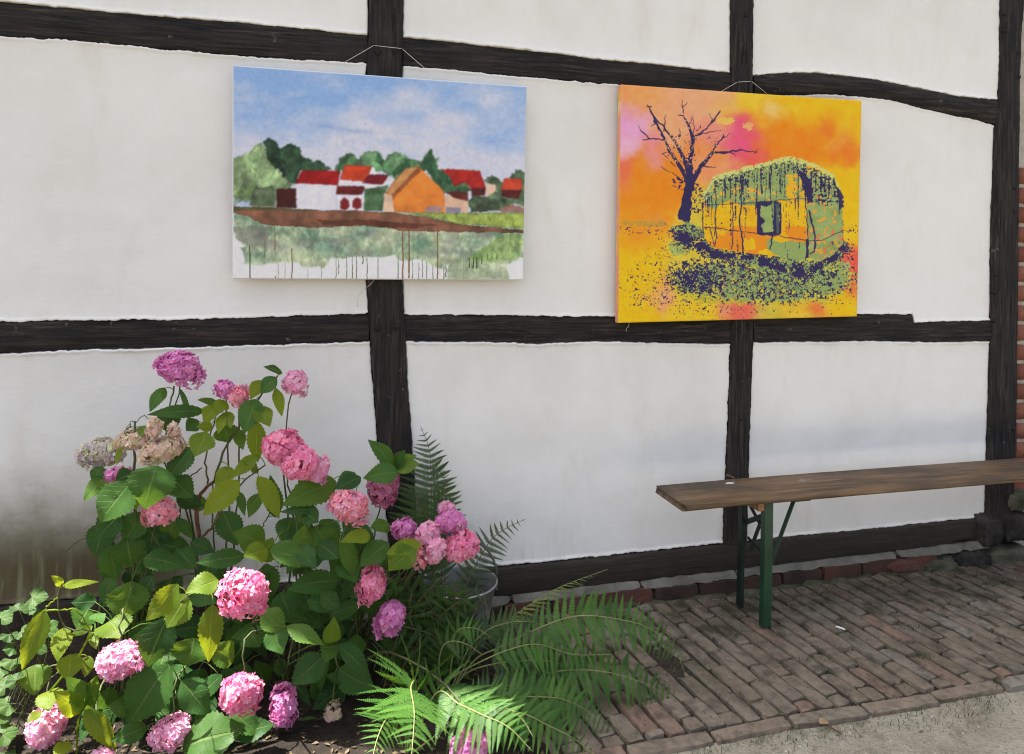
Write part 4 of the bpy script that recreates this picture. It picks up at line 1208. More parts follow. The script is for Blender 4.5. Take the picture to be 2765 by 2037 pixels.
def legset(xl, sgn):
    zt = ZB-0.030
    lf = (xl, YF+0.038); lb = (xl-0.006, YB-0.038)
    for (lx, ly), mt, ww in ((lf, steel, 0.036), (lb, shaded_dark_steel, 0.016)):
        # L-section leg of folded sheet steel, toed out a little at the foot
        mb = MB()
        for (ox, oy, wx, wy) in ((0, 0, ww, 0.0035), (-(ww/2-0.0018)*sgn, 0.014, 0.0035, 0.026)):
            v = []
            for z, kx in ((0.003, 1.0), (zt*0.5, 0.0), (zt, 0.0)):
                for sx, sy in ((-1, -1), (1, -1), (1, 1), (-1, 1)):
                    v.append((lx+ox+sx*wx/2-0.004*sgn*kx, ly+oy+sy*wy/2, z))
            mb.add(v, [(k*4+i, k*4+(i+1) % 4, (k+1)*4+(i+1) % 4, (k+1)*4+i) for k in range(2) for i in range(4)]+[(3, 2, 1, 0), (8, 9, 10, 11)])
        part('leg', mb.mesh(mt, False), bench)
    # folding stay up to the plank, cross bars between the two legs, batten under the plank
    part('stay', bar((xl+0.02*sgn, YF+0.052, 0.245), (xl+0.125*sgn, YF+0.052, zt+0.001), 0.004, 0.020, Vector((0, 1, 0))).mesh(steel, False), bench)
    part('stay', bar((xl+0.02*sgn, YB-0.052, 0.245), (xl+0.125*sgn, YB-0.052, zt+0.001), 0.004, 0.020, Vector((0, 1, 0))).mesh(shaded_dark_steel, False), bench)
    part('cross_brace', bar((xl, YB-0.045, 0.355), (xl+0.004, YF+0.045, 0.442), 0.006, 0.020).mesh(shaded_dark_steel, False), bench)
    part('cross_brace', bar((xl+0.006, YB-0.045, 0.447), (xl+0.010, YF+0.045, 0.330), 0.006, 0.014).mesh(shaded_dark_steel, False), bench)
    part('cross_brace', bar((xl+0.012, YB-0.045, 0.292), (xl+0.014, YF+0.045, 0.262), 0.006, 0.010).mesh(shaded_dark_steel, False), bench)
    part('hinge_plate', bar((xl+0.10*sgn, YF+0.03, zt+0.0015), (xl+0.17*sgn, YF+0.03, zt+0.0015), 0.035, 0.002).mesh(steel, False), bench)
    mb = MB()
    mb.box((xl-0.038*sgn, (YB+YF)/2+0.004, zt-0.014), (0.026, YB-YF-0.055, 0.034))
    part('batten', mb.mesh(raw_wood, False), bench)
lg = onZ('H', 805, 1168, 0.0)
legset(lg.x, 1)
legset(XB+2.6-(lg.x-XB), -1)

# ------------------------------------------------------------------ bucket behind the ferns
def m_zinc():
    g = G('old_zinc', 0.38, 0.5)
    p = g.obj()
    n = g.noise(p, 12, 5, 0.65)
    g.set('Base Color', g.ramp(n, [(0.3, (0.22, 0.23, 0.23)), (0.6, (0.42, 0.43, 0.44)), (0.85, (0.55, 0.56, 0.57))]))
    g.set('Metallic', 0.75)
    g.set('Roughness', g.rng(n, 0.3, 0.8, 0.3, 0.6))
    g.bump(g.noise(p, 40, 3), 0.15, 0.003)
    return g.m
zinc = m_zinc()
bc = onY('D', 1005, 1272, -0.23)
BR, BH = 0.138, bc.z
bucket = thing('zinc_bucket', 'old zinc bucket with carrying handle standing behind the ferns by the wall', 'bucket', (bc.x, bc.y, 0.0))
mb = MB()
n = 36
prof = [(0.0, 0.012), (0.092, 0.012), (0.095, 0.0), (0.098, 0.02), (0.112, BH*0.45), (0.115, BH*0.47), (0.114, BH*0.5), (0.1345, BH-0.012), (BR+0.004, BH-0.006), (BR+0.004, BH+0.002), (BR-0.001, BH+0.002), (BR-0.003, BH-0.01), (0.125, BH-0.05), (0.1215, BH-0.075), (0.1225, BH-0.08), (0.112, BH*0.45), (0.096, 0.018), (0.0, 0.018)]
v = []; f = []
for r, z in prof:
    for i in range(n):
        w = 2*math.pi*i/n
        v.append((bc.x+r*math.cos(w), bc.y+r*math.sin(w), z))
for k in range(len(prof)-1):
    for i in range(n):
        f.append((k*n+i, k*n+(i+1) % n, (k+1)*n+(i+1) % n, (k+1)*n+i))
mb.add(v, f)
part('pail', mb.mesh(zinc), bucket)
for s in (-1, 1):
    mb = MB()
    mb.box((bc.x+s*(BR+0.001), bc.y, BH-0.022), (0.008, 0.034, 0.038))
    part('handle_lug', mb.mesh(zinc, False), bucket)
mb = MB()
hp = []
for k in range(25):
    w = math.pi*k/24
    hp.append((bc.x+(BR+0.006)*math.cos(w), bc.y+0.030*math.sin(w), BH-0.012+0.155*math.sin(w)**0.85))
mb.tube(hp, 0.0042, 7)
part('handle', mb.mesh(m_plain('dark_handle_iron', (0.10, 0.10, 0.095), 0.5, 0.6, 0.3)), bucket)
# ------------------------------------------------------------------ hydrangea
LEAF_DARK = m_leaf('hydrangea_leaf', (0.018, 0.062, 0.016), (0.034, 0.100, 0.020), (0.058, 0.145, 0.026), (0.24, 0.42, 0.03), tf=0.34)
LEAF_LIGHT = m_leaf('young_sunlit_hydrangea_leaf', (0.075, 0.160, 0.016), (0.130, 0.215, 0.018), (0.20, 0.27, 0.020), (0.75, 0.78, 0.02), (0.26, 0.32, 0.09), tf=0.52)  # yellow-green of young leaves, with the glow of sunlit ones painted in
LEAF_MID = m_leaf('fresh_hydrangea_leaf', (0.034, 0.100, 0.016), (0.060, 0.145, 0.020), (0.095, 0.185, 0.024), (0.40, 0.55, 0.03), (0.18, 0.26, 0.07), tf=0.42)
STEM = m_plain('green_brown_stem', (0.075, 0.085, 0.032), 0.7, 0, 0.5, 20)
WOOD = m_plain('brown_woody_stem', (0.13, 0.062, 0.034), 0.8, 0, 0.45, 25)
PETAL = m_petal()
hy = thing('hydrangea_bush', 'sprawling hydrangea bush with pink and mauve mophead flowers against the white wall', 'shrub', (-0.1, -0.38, 0.0))
CAMV = Vector(CAM)
def leaf_mesh(base, tip, width, nrm, mat, fold=0.16, curl=0.16, seed=0, root=None, twist=0.0, shape=0.0):
    rr = random.Random(seed)
    base = Vector(base); tip = Vector(tip)
    ax = tip-base
    L = ax.length
    t = ax.normalized()
    nrm = (nrm-t*nrm.dot(t)).normalized()
    sd = t.cross(nrm)
    ns = 22
    us = (-1, -0.55, 0, 0.55, 1)
    v = []; uv = []; f = []
    wob = rr.uniform(0, 6)
    for i in range(ns+1):
        s = i/ns
        w = math.sin(math.pi*min(1, s**(0.80+shape)))**0.85*(1-0.28*s**3)
        if i in (0,): w = 0.06
        if i == ns: w = 0.0
        saw = 1.0+(0.075 if i % 2 else -0.05) if 1 < i < ns else 1.0
        drop = -curl*L*(s*s)*1.0
        cx = math.sin(s*3.0+wob)*0.02*L
        tw = twist*s
        for u in us:
            a = u*w*width/2*(saw if abs(u) == 1 else 1)
            h = fold*abs(u)*w*width/2*(1-0.45*abs(u)) + 0.075*width*math.sin(s*8+u*2.4+wob)*abs(u)*w
            px = base+t*(L*s)+sd*(a*math.cos(tw)+cx)+nrm*(h+a*math.sin(tw)+drop+curl*L*0.25*math.sin(math.pi*s))
            v.append(px); uv.append((u*0.5+0.5, s))
    f = []
    m = len(us)
    for i in range(ns):
        for k in range(m-1):
            f.append((i*m+k, i*m+k+1, (i+1)*m+k+1, (i+1)*m+k))
    if root is not None:                        # leaf stalk
        n0 = len(v)
        mb = MB()
        r = Vector(root)
        mid = (r+base)/2+Vector((0, 0, 0.10*(r-base).length))
        mb.tube(catmull([r, mid, base+t*0.006], 4), [0.0016, 0.0015, 0.0014, 0.0013, 0.0011], 4)
        v += [Vector(q) for q in mb.v]
        uv += [(0.5, 0.5)]*len(mb.v)
        f += [tuple(i+n0 for i in q) for q in mb.f]
    return mesh(v, f, mat, True, uv)
stems = []                                     # points on stems that leaf stalks grow from
def stem(pts, r, mat, n=10, name='stem', r1=None, wob=0.004, parent=None):
    c = catmull(pts, n)
    c = [p+Vector((R.gauss(0, wob), R.gauss(0, wob), R.gauss(0, wob))) if 0 < i < n else p for i, p in enumerate(c)]
    mb = MB()
    r1 = r1 or r*0.6
    mb.tube(c, [r+(r1-r)*i/n for i in range(n+1)], 6)
    stems.extend(c)
    return part(name, mb.mesh(mat), parent or hy)
PAL = {'pink': [(0.88, 0.24, 0.42), (0.88, 0.33, 0.52), (0.86, 0.26, 0.48), (0.88, 0.38, 0.52)],
       'mauve': [(0.74, 0.24, 0.56), (0.80, 0.32, 0.64), (0.70, 0.22, 0.52), (0.84, 0.34, 0.60)],
       'salmon': [(0.88, 0.34, 0.42), (0.88, 0.43, 0.52), (0.88, 0.30, 0.40), (0.88, 0.46, 0.60)],
       'light': [(0.88, 0.42, 0.62), (0.88, 0.54, 0.72), (0.88, 0.38, 0.58), (0.88, 0.50, 0.64)],  # pale pink; also paints sunlight onto the heads in the sun
       'faded': [(0.74, 0.58, 0.42), (0.82, 0.68, 0.54), (0.68, 0.58, 0.36), (0.84, 0.62, 0.54)],
       'pale': [(0.70, 0.66, 0.60), (0.66, 0.58, 0.64), (0.66, 0.66, 0.44), (0.76, 0.70, 0.56)],
       'deep': [(0.52, 0.12, 0.25), (0.58, 0.17, 0.32), (0.50, 0.15, 0.28), (0.60, 0.22, 0.36)]}
def head_mesh(c, rx, rz, pal, seed, notch=None, fl=0.0245, sparse=0.0, lobes=0.30):
    rr = random.Random(seed)
    c = Vector(c)
    ry = (rx+rz)/2*0.92
    mb = MB()
    area = 4*math.pi*((rx*rz+rx*ry+ry*rz)/3)
    n = int(area/(fl*fl)*1.45)
    lob = [(Vector((rr.gauss(0, 1), rr.gauss(0, 1), rr.gauss(0, 1))).normalized(), rr.uniform(0.4, 1)) for _ in range(7)]
    def rad(d):
        s = 1.0
        for q, a in lob:
            s += lobes*a*math.exp(-((1-d.dot(q))/0.14))-lobes*0.20
        for q, w, dp in (notch or []):
            s *= 1-dp*math.exp(-((1-d.dot(q.normalized()))/w))
        return s
    def floret(p, nrm, size, col):
        a = nrm.cross(Vector((rr.gauss(0, 1), rr.gauss(0, 1), rr.gauss(0, 1)))).normalized()
        b = nrm.cross(a)
        for k in range(4):
            w = math.pi/2*k+rr.uniform(-0.12, 0.12)
            d = a*math.cos(w)+b*math.sin(w)
            e = a*-math.sin(w)+b*math.cos(w)
            s = size*rr.uniform(0.85, 1.1)
            up = rr.uniform(-0.2, 0.55)
            pts = []
            for u, hw, h in ((0.05, 0.08, 0.0), (0.32, 0.40, 0.10), (0.66, 0.46, 0.20), (1.0, 0.14, 0.26+up*0.5)):
                for q in (-1, 1):
                    pts.append(p+d*(u*s)+e*(q*hw*s)+nrm*(s*(h*up*2+0.07*abs(q)*math.sin(u*3))))
            cc = tuple(min(0.9, x*rr.uniform(0.90, 1.08)) for x in col)
            mb.add(pts, [(0, 1, 3, 2), (2, 3, 5, 4), (4, 5, 7, 6)], cc)
    for i in range(n):
        z = 1-2*(i+0.5)/n
        th = i*2.399963
        d = Vector((math.sqrt(max(0, 1-z*z))*math.cos(th), math.sqrt(max(0, 1-z*z))*math.sin(th), z))
        d = (d+Vector((rr.gauss(0, .06), rr.gauss(0, .06), rr.gauss(0, .06)))).normalized()
        if rr.random() < sparse: continue
        if d.z < -0.86: continue
        s = rad(d)*rr.uniform(0.94, 1.05)
        p = c+Vector((d.x*rx*s, d.y*ry*s, d.z*rz*s))
        nn = (Vector((d.x/rx, d.y/ry, d.z/rz)).normalized()+Vector((rr.gauss(0, .30), rr.gauss(0, .30), rr.gauss(0, .30)))).normalized()
        t = 0.5+0.5*d.z
        col = rr.choice(PAL[pal])
        floret(p, nn, fl*0.56*rr.uniform(0.85, 1.12), col)
        if rr.random() < 0.5:                   # a second layer further in, so that no gap shows through
            q = c+Vector((d.x*rx*s, d.y*ry*s, d.z*rz*s))*0.86
            floret(q, nn, fl*0.56, tuple(k*0.95 for k in col))
    return mb.mesh(PETAL, True)
NT = Vector((0.15, -0.35, 1.0))
HEADS = [  # x, y in the overview, width, height, distance from wall, palette, notch directions
    (395, 808, 122, 90, -0.30, 'mauve', [(Vector((0.25, -0.4, 1)), 0.06, 0.28)], 0),
    (495, 853, 56, 52, -0.34, 'mauve', None, 0), (523, 868, 56, 58, -0.37, 'salmon', None, 0.1),
    (643, 837, 66, 76, -0.40, 'light', [(Vector((-1, -0.3, 0.5)), 0.12, 0.45)], 0),
    (622, 985, 118, 110, -0.48, 'pink', [(Vector((0.35, -0.3, 1)), 0.08, 0.40)], 0), (655, 1015, 115, 108, -0.52, 'pink', [(Vector((-0.45, -0.3, 1)), 0.08, 0.3)], 0), (697, 1030, 56, 74, -0.50, 'light', None, 0),
    (222, 988, 112, 92, -0.28, 'pale', [(Vector((0.1, -0.3, 1)), 0.16, 0.35)], 0.15),
    (290, 966, 92, 54, -0.36, 'faded', None, 0.2), (352, 985, 116, 80, -0.40, 'faded', [(NT, 0.2, 0.5)], 0.1), (338, 938, 38, 62, -0.40, 'faded', None, 0.15), (380, 945, 34, 48, -0.38, 'faded', None, 0.25),
    (252, 1042, 62, 50, -0.37, 'mauve', [(Vector((0.6, -0.5, -0.4)), 0.2, 0.4)], 0),
    (345, 1118, 88, 76, -0.42, 'salmon', [(Vector((-0.2, -0.5, 1)), 0.15, 0.45)], 0),
    (770, 1110, 106, 100, -0.58, 'salmon', [(Vector((0.1, -0.55, 0.8)), 0.10, 0.28)], 0),
    (838, 1062, 84, 116, -0.40, 'deep', None, 0),  # darker petals: shade behind the leaf put into the colour
    (888, 1160, 66, 56, -0.50, 'mauve', None, 0), (935, 1172, 66, 64, -0.54, 'light', None, 0), (985, 1142, 84, 66, -0.50, 'mauve', None, 0), (952, 1205, 58, 76, -0.57, 'light', None, 0), (1005, 1198, 94, 88, -0.54, 'pink', [(Vector((-0.2, -0.6, 0.9)), 0.08, 0.35)], 0), (920, 1222, 42, 54, -0.56, 'salmon', None, 0.1), (975, 1112, 52, 34, -0.46, 'light', None, 0.2),
    (817, 1280, 74, 100, -0.60, 'pink', None, 0), (853, 1357, 82, 106, -0.60, 'mauve', [(Vector((-1, -0.3, 0.4)), 0.12, 0.3)], 0),
    (543, 1298, 128, 136, -0.80, 'pink', [(Vector((0.1, -0.5, 0.9)), 0.04, 0.3)], 0),
    (257, 1444, 128, 92, -0.66, 'light', None, 0), (98, 1600, 100, 98, -0.61, 'light', None, 0),
    (375, 1600, 112, 88, -0.68, 'light', [(Vector((0, -0.25, 1)), 0.16, 0.65)], 0),
    (530, 1517, 122, 112, -0.72, 'pink', [(Vector((-0.6, -0.4, 0.8)), 0.08, 0.3)], 0),
    (617, 1550, 82, 98, -0.62, 'mauve', [(Vector((-0.9, -0.5, 0.3)), 0.2, 0.45)], 0),
    (728, 1568, 50, 52, -0.58, 'faded', None, 0.2), (1030, 1632, 116, 70, -0.92, 'mauve', None, 0.1), (222, 1658, 60, 44, -0.70, 'light', None, 0),
    (940, 1448, 36, 86, -0.40, 'deep', None, 0.35)]
ROOTS = [Vector((-0.26, -0.33, 0.0)), Vector((-0.05, -0.36, 0.0)), Vector((0.16, -0.34, 0.0)), Vector((-0.55, -0.36, 0))]
for k, (x, y, w, h, Y, pal, notch, sparse) in enumerate(HEADS):
    c = onY('D', x, y, Y)
    s = mpp(c)*DS/2
    nod = c.z < 0.62
    rz = h*s*0.93
    pale = pal in ('pale', 'faded')
    o = part('flower_head', head_mesh(c, w*s*1.06, rz*1.13, pal, 40+k, notch, 0.0165 if pale else 0.0195, sparse), hy)
    if k in (1, 4, 8, 9, 10, 16, 17, 18, 20, 21, 22) : pass
    root = min(ROOTS, key=lambda q: abs(q.x-c.x)+R.uniform(0, 0.15))
    root = root+Vector((R.uniform(-.05, .05), R.uniform(-.04, .04), 0))
    if nod and c.z < 0.45:
        pts = [root, root.lerp(c, 0.45)+Vector((0, 0.03, 0.16)), c+Vector((R.uniform(-.03, .03), 0.05, rz+0.06)), c+Vector((0, 0.02, rz*0.35))]
    else:
        pts = [root, root.lerp(c, 0.35)+Vector((R.uniform(-.04, .04), 0.05, 0.02)), root.lerp(c, 0.75)+Vector((R.uniform(-.02, .02), 0.05, -0.02)), c+Vector((0, 0.01, -rz*0.3))]
    stem(pts, 0.0042, STEM, 12, r1=0.0022)
# stems that show in the open
for tg, pts, Y, r, mt in [
    ('B', [(960, 1700), (1060, 1540), (1048, 1380), (1055, 1240), (1110, 1160), (1180, 1105)], -0.36, 0.0075, WOOD), ('B', [(1060, 1540), (1170, 1440), (1215, 1330), (1300, 1190)], -0.37, 0.005, WOOD),
    ('B', [(1180, 1105), (1260, 850), (1360, 700), (1500, 500), (1650, 320)], -0.38, 0.004, STEM), ('B', [(880, 395), (845, 590), (820, 760)], -0.32, 0.003, STEM), ('B', [(590, 660), (588, 900), (590, 1100), (600, 1600)], -0.36, 0.0032, STEM),
    ('B', [(605, 660), (560, 660), (510, 740)], -0.36, 0.0014, STEM), ('B', [(600, 665), (650, 615), (700, 640)], -0.37, 0.0014, STEM), ('B', [(1160, 1440), (1360, 1150), (1560, 980)], -0.42, 0.0035, STEM), ('B', [(1130, 1120), (1120, 900), (1200, 600)], -0.35, 0.003, STEM), ('B', [(1530, 1450), (1600, 1330), (1640, 1250)], -0.38, 0.0022, STEM),
    ('B', [(900, 1480), (930, 1300), (980, 1100), (1090, 1000)], -0.33, 0.003, STEM), ('B', [(1180, 1640), (1170, 1400), (1165, 1100)], -0.34, 0.003, STEM), ('B', [(80, 1620), (180, 1540), (310, 1500)], -0.28, 0.0022, STEM),
    ('F', [(610, 760), (520, 950), (340, 1170), (288, 1300)], -0.62, 0.0032, LEAF_LIGHT), ('F', [(548, 1280), (515, 1440), (520, 1600)], -0.66, 0.0032, LEAF_LIGHT), ('F', [(425, 440), (388, 535), (430, 730), (560, 748), (615, 755)], -0.62, 0.0028, STEM), ('F', [(290, 625), (340, 570), (390, 535)], -0.63, 0.0024, LEAF_LIGHT), ('F', [(290, 625), (420, 612), (520, 622), (610, 760)], -0.62, 0.0024, LEAF_LIGHT),  # sunlit stems: sun glow painted in with the leaf colour
    ('F', [(-30, 1095), (170, 1055), (420, 985), (600, 940)], -0.52, 0.0034, STEM), ('F', [(640, 760), (860, 850), (1000, 950), (1150, 900)], -0.56, 0.003, STEM), ('C', [(120, 640), (300, 450), (545, 375)], -0.70, 0.0024, STEM), ('C', [(690, 1500), (850, 1560), (1000, 1620)], -0.55, 0.003, WOOD), ('C', [(150, 1080), (200, 1200), (340, 1290), (480, 1370)], -0.58, 0.0026, STEM), ('C', [(1330, 380), (1430, 340), (1560, 460)], -0.5, 0.0018, STEM)]:
    stem([onY(tg, a, b, Y) for a, b in pts], r, mt, 14, name='branch' if mt is WOOD else 'stem', r1=r*0.7, wob=0.0015)
# leaves that can be told apart: zoom, base, tip, width, distance from wall, kind (d dark, y young and sunlit)
LV = [('B', 810, 405, 705, 570, 85, -.31, 'd'), ('B', 930, 415, 1005, 650, 34, -.31, 'd'), ('B', 1112, 578, 690, 605, 85, -.34, 'd'), ('B', 840, 575, 850, 745, 150, -.28, 'd'), ('B', 1210, 520, 1058, 495, 58, -.33, 'd'), ('B', 1255, 500, 1200, 590, 95, -.37, 'y'),
      ('B', 1195, 535, 1105, 662, 105, -.38, 'y'), ('B', 1165, 690, 1055, 695, 72, -.40, 'y'), ('B', 1120, 735, 1035, 918, 165, -.42, 'y'), ('B', 1255, 595, 1205, 742, 66, -.40, 'y'), ('B', 1268, 585, 1305, 705, 70, -.38, 'y'), ('B', 1060, 645, 970, 725, 100, -.33, 'd'),
      ('B', 1525, 350, 1447, 485, 85, -.40, 'y'), ('B', 1645, 330, 1518, 445, 105, -.42, 'd'), ('B', 1685, 300, 1555, 243, 62, -.40, 'd'), ('B', 1640, 405, 1685, 608, 70, -.41, 'y'), ('B', 1485, 490, 1400, 738, 150, -.42, 'd'), ('B', 1500, 545, 1600, 690, 120, -.43, 'y'), ('B', 1480, 650, 1512, 965, 115, -.44, 'y'),
      ('B', 1240, 690, 1295, 812, 150, -.34, 'd'), ('B', 1345, 715, 1395, 865, 75, -.36, 'd'), ('B', 1015, 850, 830, 1090, 150, -.40, 'd'), ('B', 755, 985, 665, 1315, 275, -.48, 'd'), ('B', 555, 1100, 325, 1410, 240, -.46, 'd'), ('B', 570, 1030, 445, 1105, 110, -.42, 'd'), ('B', 345, 990, 275, 1110, 90, -.38, 'd'), ('B', 350, 1075, 212, 1245, 100, -.40, 'd'), ('B', 478, 845, 452, 975, 36, -.42, 'y'),
      ('B', 570, 1060, 595, 1310, 120, -.40, 'y'), ('B', 860, 1075, 1020, 1225, 160, -.38, 'd'), ('B', 900, 1210, 1090, 1275, 110, -.36, 'd'), ('B', 1360, 1090, 1098, 1365, 150, -.48, 'y'), ('B', 1505, 1065, 1672, 1372, 115, -.48, 'y'), ('B', 1510, 1015, 1400, 945, 105, -.42, 'd'), ('B', 1505, 905, 1300, 1065, 85, -.47, 'y'), ('B', 1310, 1000, 1190, 1140, 110, -.40, 'y'),
      ('B', 1525, 1195, 1425, 1368, 95, -.42, 'd'), ('B', 1360, 1180, 1405, 1360, 55, -.38, 'd'), ('B', 1245, 1325, 1345, 1580, 160, -.40, 'd'), ('B', 2085, 1100, 1690, 1280, 190, -.50, 'd'), ('B', 2230, 1040, 2080, 1140, 95, -.46, 'd'), ('B', 1945, 1310, 1670, 1315, 80, -.52, 'd'), ('B', 1640, 1370, 1590, 1070, 110, -.40, 'd'), ('B', 1560, 1560, 1340, 1480, 170, -.46, 'd'), ('B', 1620, 1590, 1880, 1680, 150, -.56, 'd'),
      ('B', 640, 690, 640, 770, 60, -.35, 'd'), ('B', 560, 690, 550, 780, 60, -.34, 'd'), ('B', 500, 1340, 290, 1530, 170, -.36, 'd'), ('B', 640, 1330, 500, 1560, 170, -.38, 'd'), ('B', 900, 1400, 780, 1560, 130, -.36, 'd'), ('B', 900, 1370, 1030, 1530, 75, -.40, 'd'), ('B', 1000, 1560, 1180, 1620, 110, -.42, 'd'), ('B', 1120, 1240, 1000, 1300, 110, -.33, 'd'), ('B', 1760, 1420, 1920, 1360, 130, -.44, 'd'), ('B', 1850, 1560, 2080, 1500, 150, -.48, 'd'), ('B', 1750, 1370, 1690, 1560, 150, -.46, 'd'),
      ('C', 905, 95, 735, 140, 150, -.56, 'y'), ('C', 930, 92, 1280, 222, 140, -.60, 'd'), ('C', 740, 150, 370, 185, 115, -.52, 'd'), ('C', 230, 360, -20, 640, 150, -.72, 'y'), ('C', 300, 440, 130, 690, 200, -.70, 'y'), ('C', 530, 325, 290, 410, 165, -.74, 'y'), ('C', 500, 515, 448, 965, 150, -.76, 'y'), ('C', 145, 610, -10, 1000, 220, -.66, 'd'), ('C', 345, 770, 300, 990, 280, -.64, 'd'), ('C', 645, 955, 480, 820, 160, -.58, 'd'),
      ('C', 865, 560, 1045, 715, 150, -.60, 'd'), ('C', 1050, 680, 1340, 805, 120, -.64, 'd'), ('C', 935, 690, 1025, 880, 160, -.62, 'd'), ('C', 1385, 812, 1420, 640, 112, -.64, 'd'), ('C', 1440, 828, 1722, 1055, 135, -.66, 'd'), ('C', 1400, 800, 1348, 938, 120, -.64, 'd'), ('C', 1335, 895, 1088, 1128, 190, -.60, 'd'), ('C', 1450, 1000, 1725, 1170, 200, -.54, 'd'), ('C', 1470, 150, 1592, 338, 160, -.58, 'd'), ('C', 1290, 50, 1445, 165, 140, -.56, 'd'), ('C', 1825, 40, 1612, 215, 150, -.60, 'd'), ('C', 1990, 90, 1830, 240, 180, -.62, 'y'),
      ('C', 1445, 330, 1075, 385, 160, -.52, 'd'), ('C', 1210, 485, 1460, 545, 115, -.54, 'd'), ('C', 1380, 590, 1610, 520, 130, -.50, 'd'), ('C', 560, 1045, 335, 1270, 115, -.62, 'd'), ('C', 180, 1075, 290, 1240, 150, -.54, 'd'), ('C', 260, 1610, 690, 1450, 320, -.74, 'd'), ('C', 690, 1420, 870, 1490, 120, -.58, 'd'), ('C', 1305, 1395, 1115, 1540, 135, -.58, 'd'), ('C', 1180, 1625, 1440, 1640, 90, -.60, 'd'), ('C', 1500, 1130, 1250, 1300, 165, -.50, 'd'), ('C', 1000, 1600, 830, 1680, 150, -.62, 'd'), ('C', 860, 180, 930, 30, 150, -.52, 'd'), ('C', 1040, 30, 1130, 180, 150, -.50, 'd'), ('C', 1010, 420, 1090, 620, 170, -.50, 'd'), ('C', 760, 700, 850, 830, 180, -.52, 'd'), ('C', 150, 850, 60, 1040, 160, -.52, 'd'), ('C', 1240, 1090, 1420, 1230, 150, -.46, 'd'), ('C', 1360, 1120, 1520, 1320, 170, -.44, 'd'), ('C', 1640, 1500, 1500, 1650, 120, -.5, 'd'), ('C', 120, 1050, 330, 1010, 90, -.6, 'd'),
      ('F', 425, 448, 640, 422, 46, -.62, 'y'), ('F', 425, 448, 345, 388, 46, -.62, 'y'), ('F', 292, 620, 152, 1030, 125, -.64, 'y'), ('F', 430, 735, 388, 955, 105, -.63, 'y'), ('F', 625, 725, 455, 790, 44, -.62, 'y'), ('F', 478, 915, 455, 1090, 135, -.64, 'y'), ('F', 600, 925, 570, 1070, 66, -.62, 'y'), ('F', 740, 690, 800, 800, 190, -.58, 'y'), ('F', 615, 765, 645, 880, 56, -.61, 'y'), ('F', 560, 1295, 485, 1085, 130, -.66, 'd'), ('F', 560, 1290, 650, 1070, 110, -.64, 'd'), ('F', 545, 1305, 382, 1175, 120, -.67, 'y'), ('F', 335, 1160, 325, 1275, 135, -.64, 'y'), ('F', 578, 1285, 785, 1580, 105, -.68, 'y'), ('F', 240, 985, 225, 1190, 165, -.54, 'y'),
      ('F', 880, 425, 840, 690, 220, -.46, 'd'), ('F', 990, 1400, 760, 1485, 110, -.66, 'd'), ('F', 1140, 985, 850, 1400, 250, -.66, 'd'), ('F', 1060, 690, 1000, 1000, 190, -.60, 'd'), ('F', 270, 1300, 180, 1375, 56, -.66, 'y'), ('F', 650, 560, 480, 560, 90, -.44, 'd'), ('F', 640, 640, 690, 700, 80, -.5, 'd'), ('F', 600, 600, 520, 740, 150, -.44, 'd'), ('F', 450, 1500, 380, 1600, 90, -.66, 'y'), ('F', 1190, 200, 1310, 330, 130, -.4, 'd'), ('F', 730, 180, 780, 420, 140, -.38, 'd'), ('F', 700, 30, 640, 260, 150, -.36, 'd'), ('F', 860, 130, 880, 330, 180, -.38, 'd'), ('F', 1000, 60, 1120, 250, 150, -.36, 'd'),
      ('G', 730, 470, 560, 245, 110, -.46, 'd'), ('G', 735, 450, 910, 420, 110, -.48, 'd'), ('G', 725, 470, 800, 320, 90, -.47, 'd'), ('G', 760, 480, 510, 520, 130, -.52, 'd'), ('G', 740, 440, 890, 350, 80, -.46, 'd'), ('G', 480, 520, 280, 600, 110, -.5, 'd'), ('G', 700, 880, 560, 890, 110, -.5, 'd'), ('G', 545, 945, 345, 990, 100, -.62, 'y'), ('G', 925, 1010, 680, 1080, 110, -.62, 'y'), ('G', 880, 1050, 700, 1190, 150, -.63, 'y'), ('G', 690, 1020, 490, 1150, 150, -.6, 'd'), ('G', 150, 900, 320, 1110, 170, -.54, 'd'), ('G', 330, 990, 460, 1270, 120, -.6, 'd'), ('G', 120, 960, -20, 980, 130, -.55, 'd'), ('G', 60, 780, 160, 860, 120, -.54, 'd'), ('G', 300, 1280, 60, 1330, 130, -.5, 'd'), ('G', 180, 1380, 330, 1500, 110, -.56, 'd'), ('G', 0, 1040, 150, 1190, 130, -.6, 'd'), ('G', 830, 900, 760, 1000, 90, -.46, 'd')]
nleaf = 0
def near_stem(p, lim=0.16):
    q = min(stems, key=lambda s: (s-p).length_squared)
    if (q-p).length > lim: q = p+(q-p).normalized()*min(lim, (q-p).length*0.5)
    return q
for i, (tg, x0, y0, x1, y1, w, Y, kd) in enumerate(LV):
    b = onY(tg, x0, y0, Y+R.uniform(0.0, 0.03)); t = onY(tg, x1, y1, Y-R.uniform(0.0, 0.05))
    wd_ = w/ZOOM[tg][2]*mpp(b)*1.22
    nrm = ((CAMV-b).normalized()*1.0 + Vector((R.uniform(-.25, .25), 0, R.uniform(0.15, 0.75)))).normalized()
    part('leaf', leaf_mesh(b, t, wd_, nrm, LEAF_LIGHT if kd == 'y' else (LEAF_MID if R.random() < 0.38 else LEAF_DARK), R.uniform(0.05, 0.35), R.uniform(0.04, 0.16), 900+i, near_stem(b), R.uniform(-0.3, 0.3), R.uniform(-0.08, 0.12)), hy)
    nleaf += 1
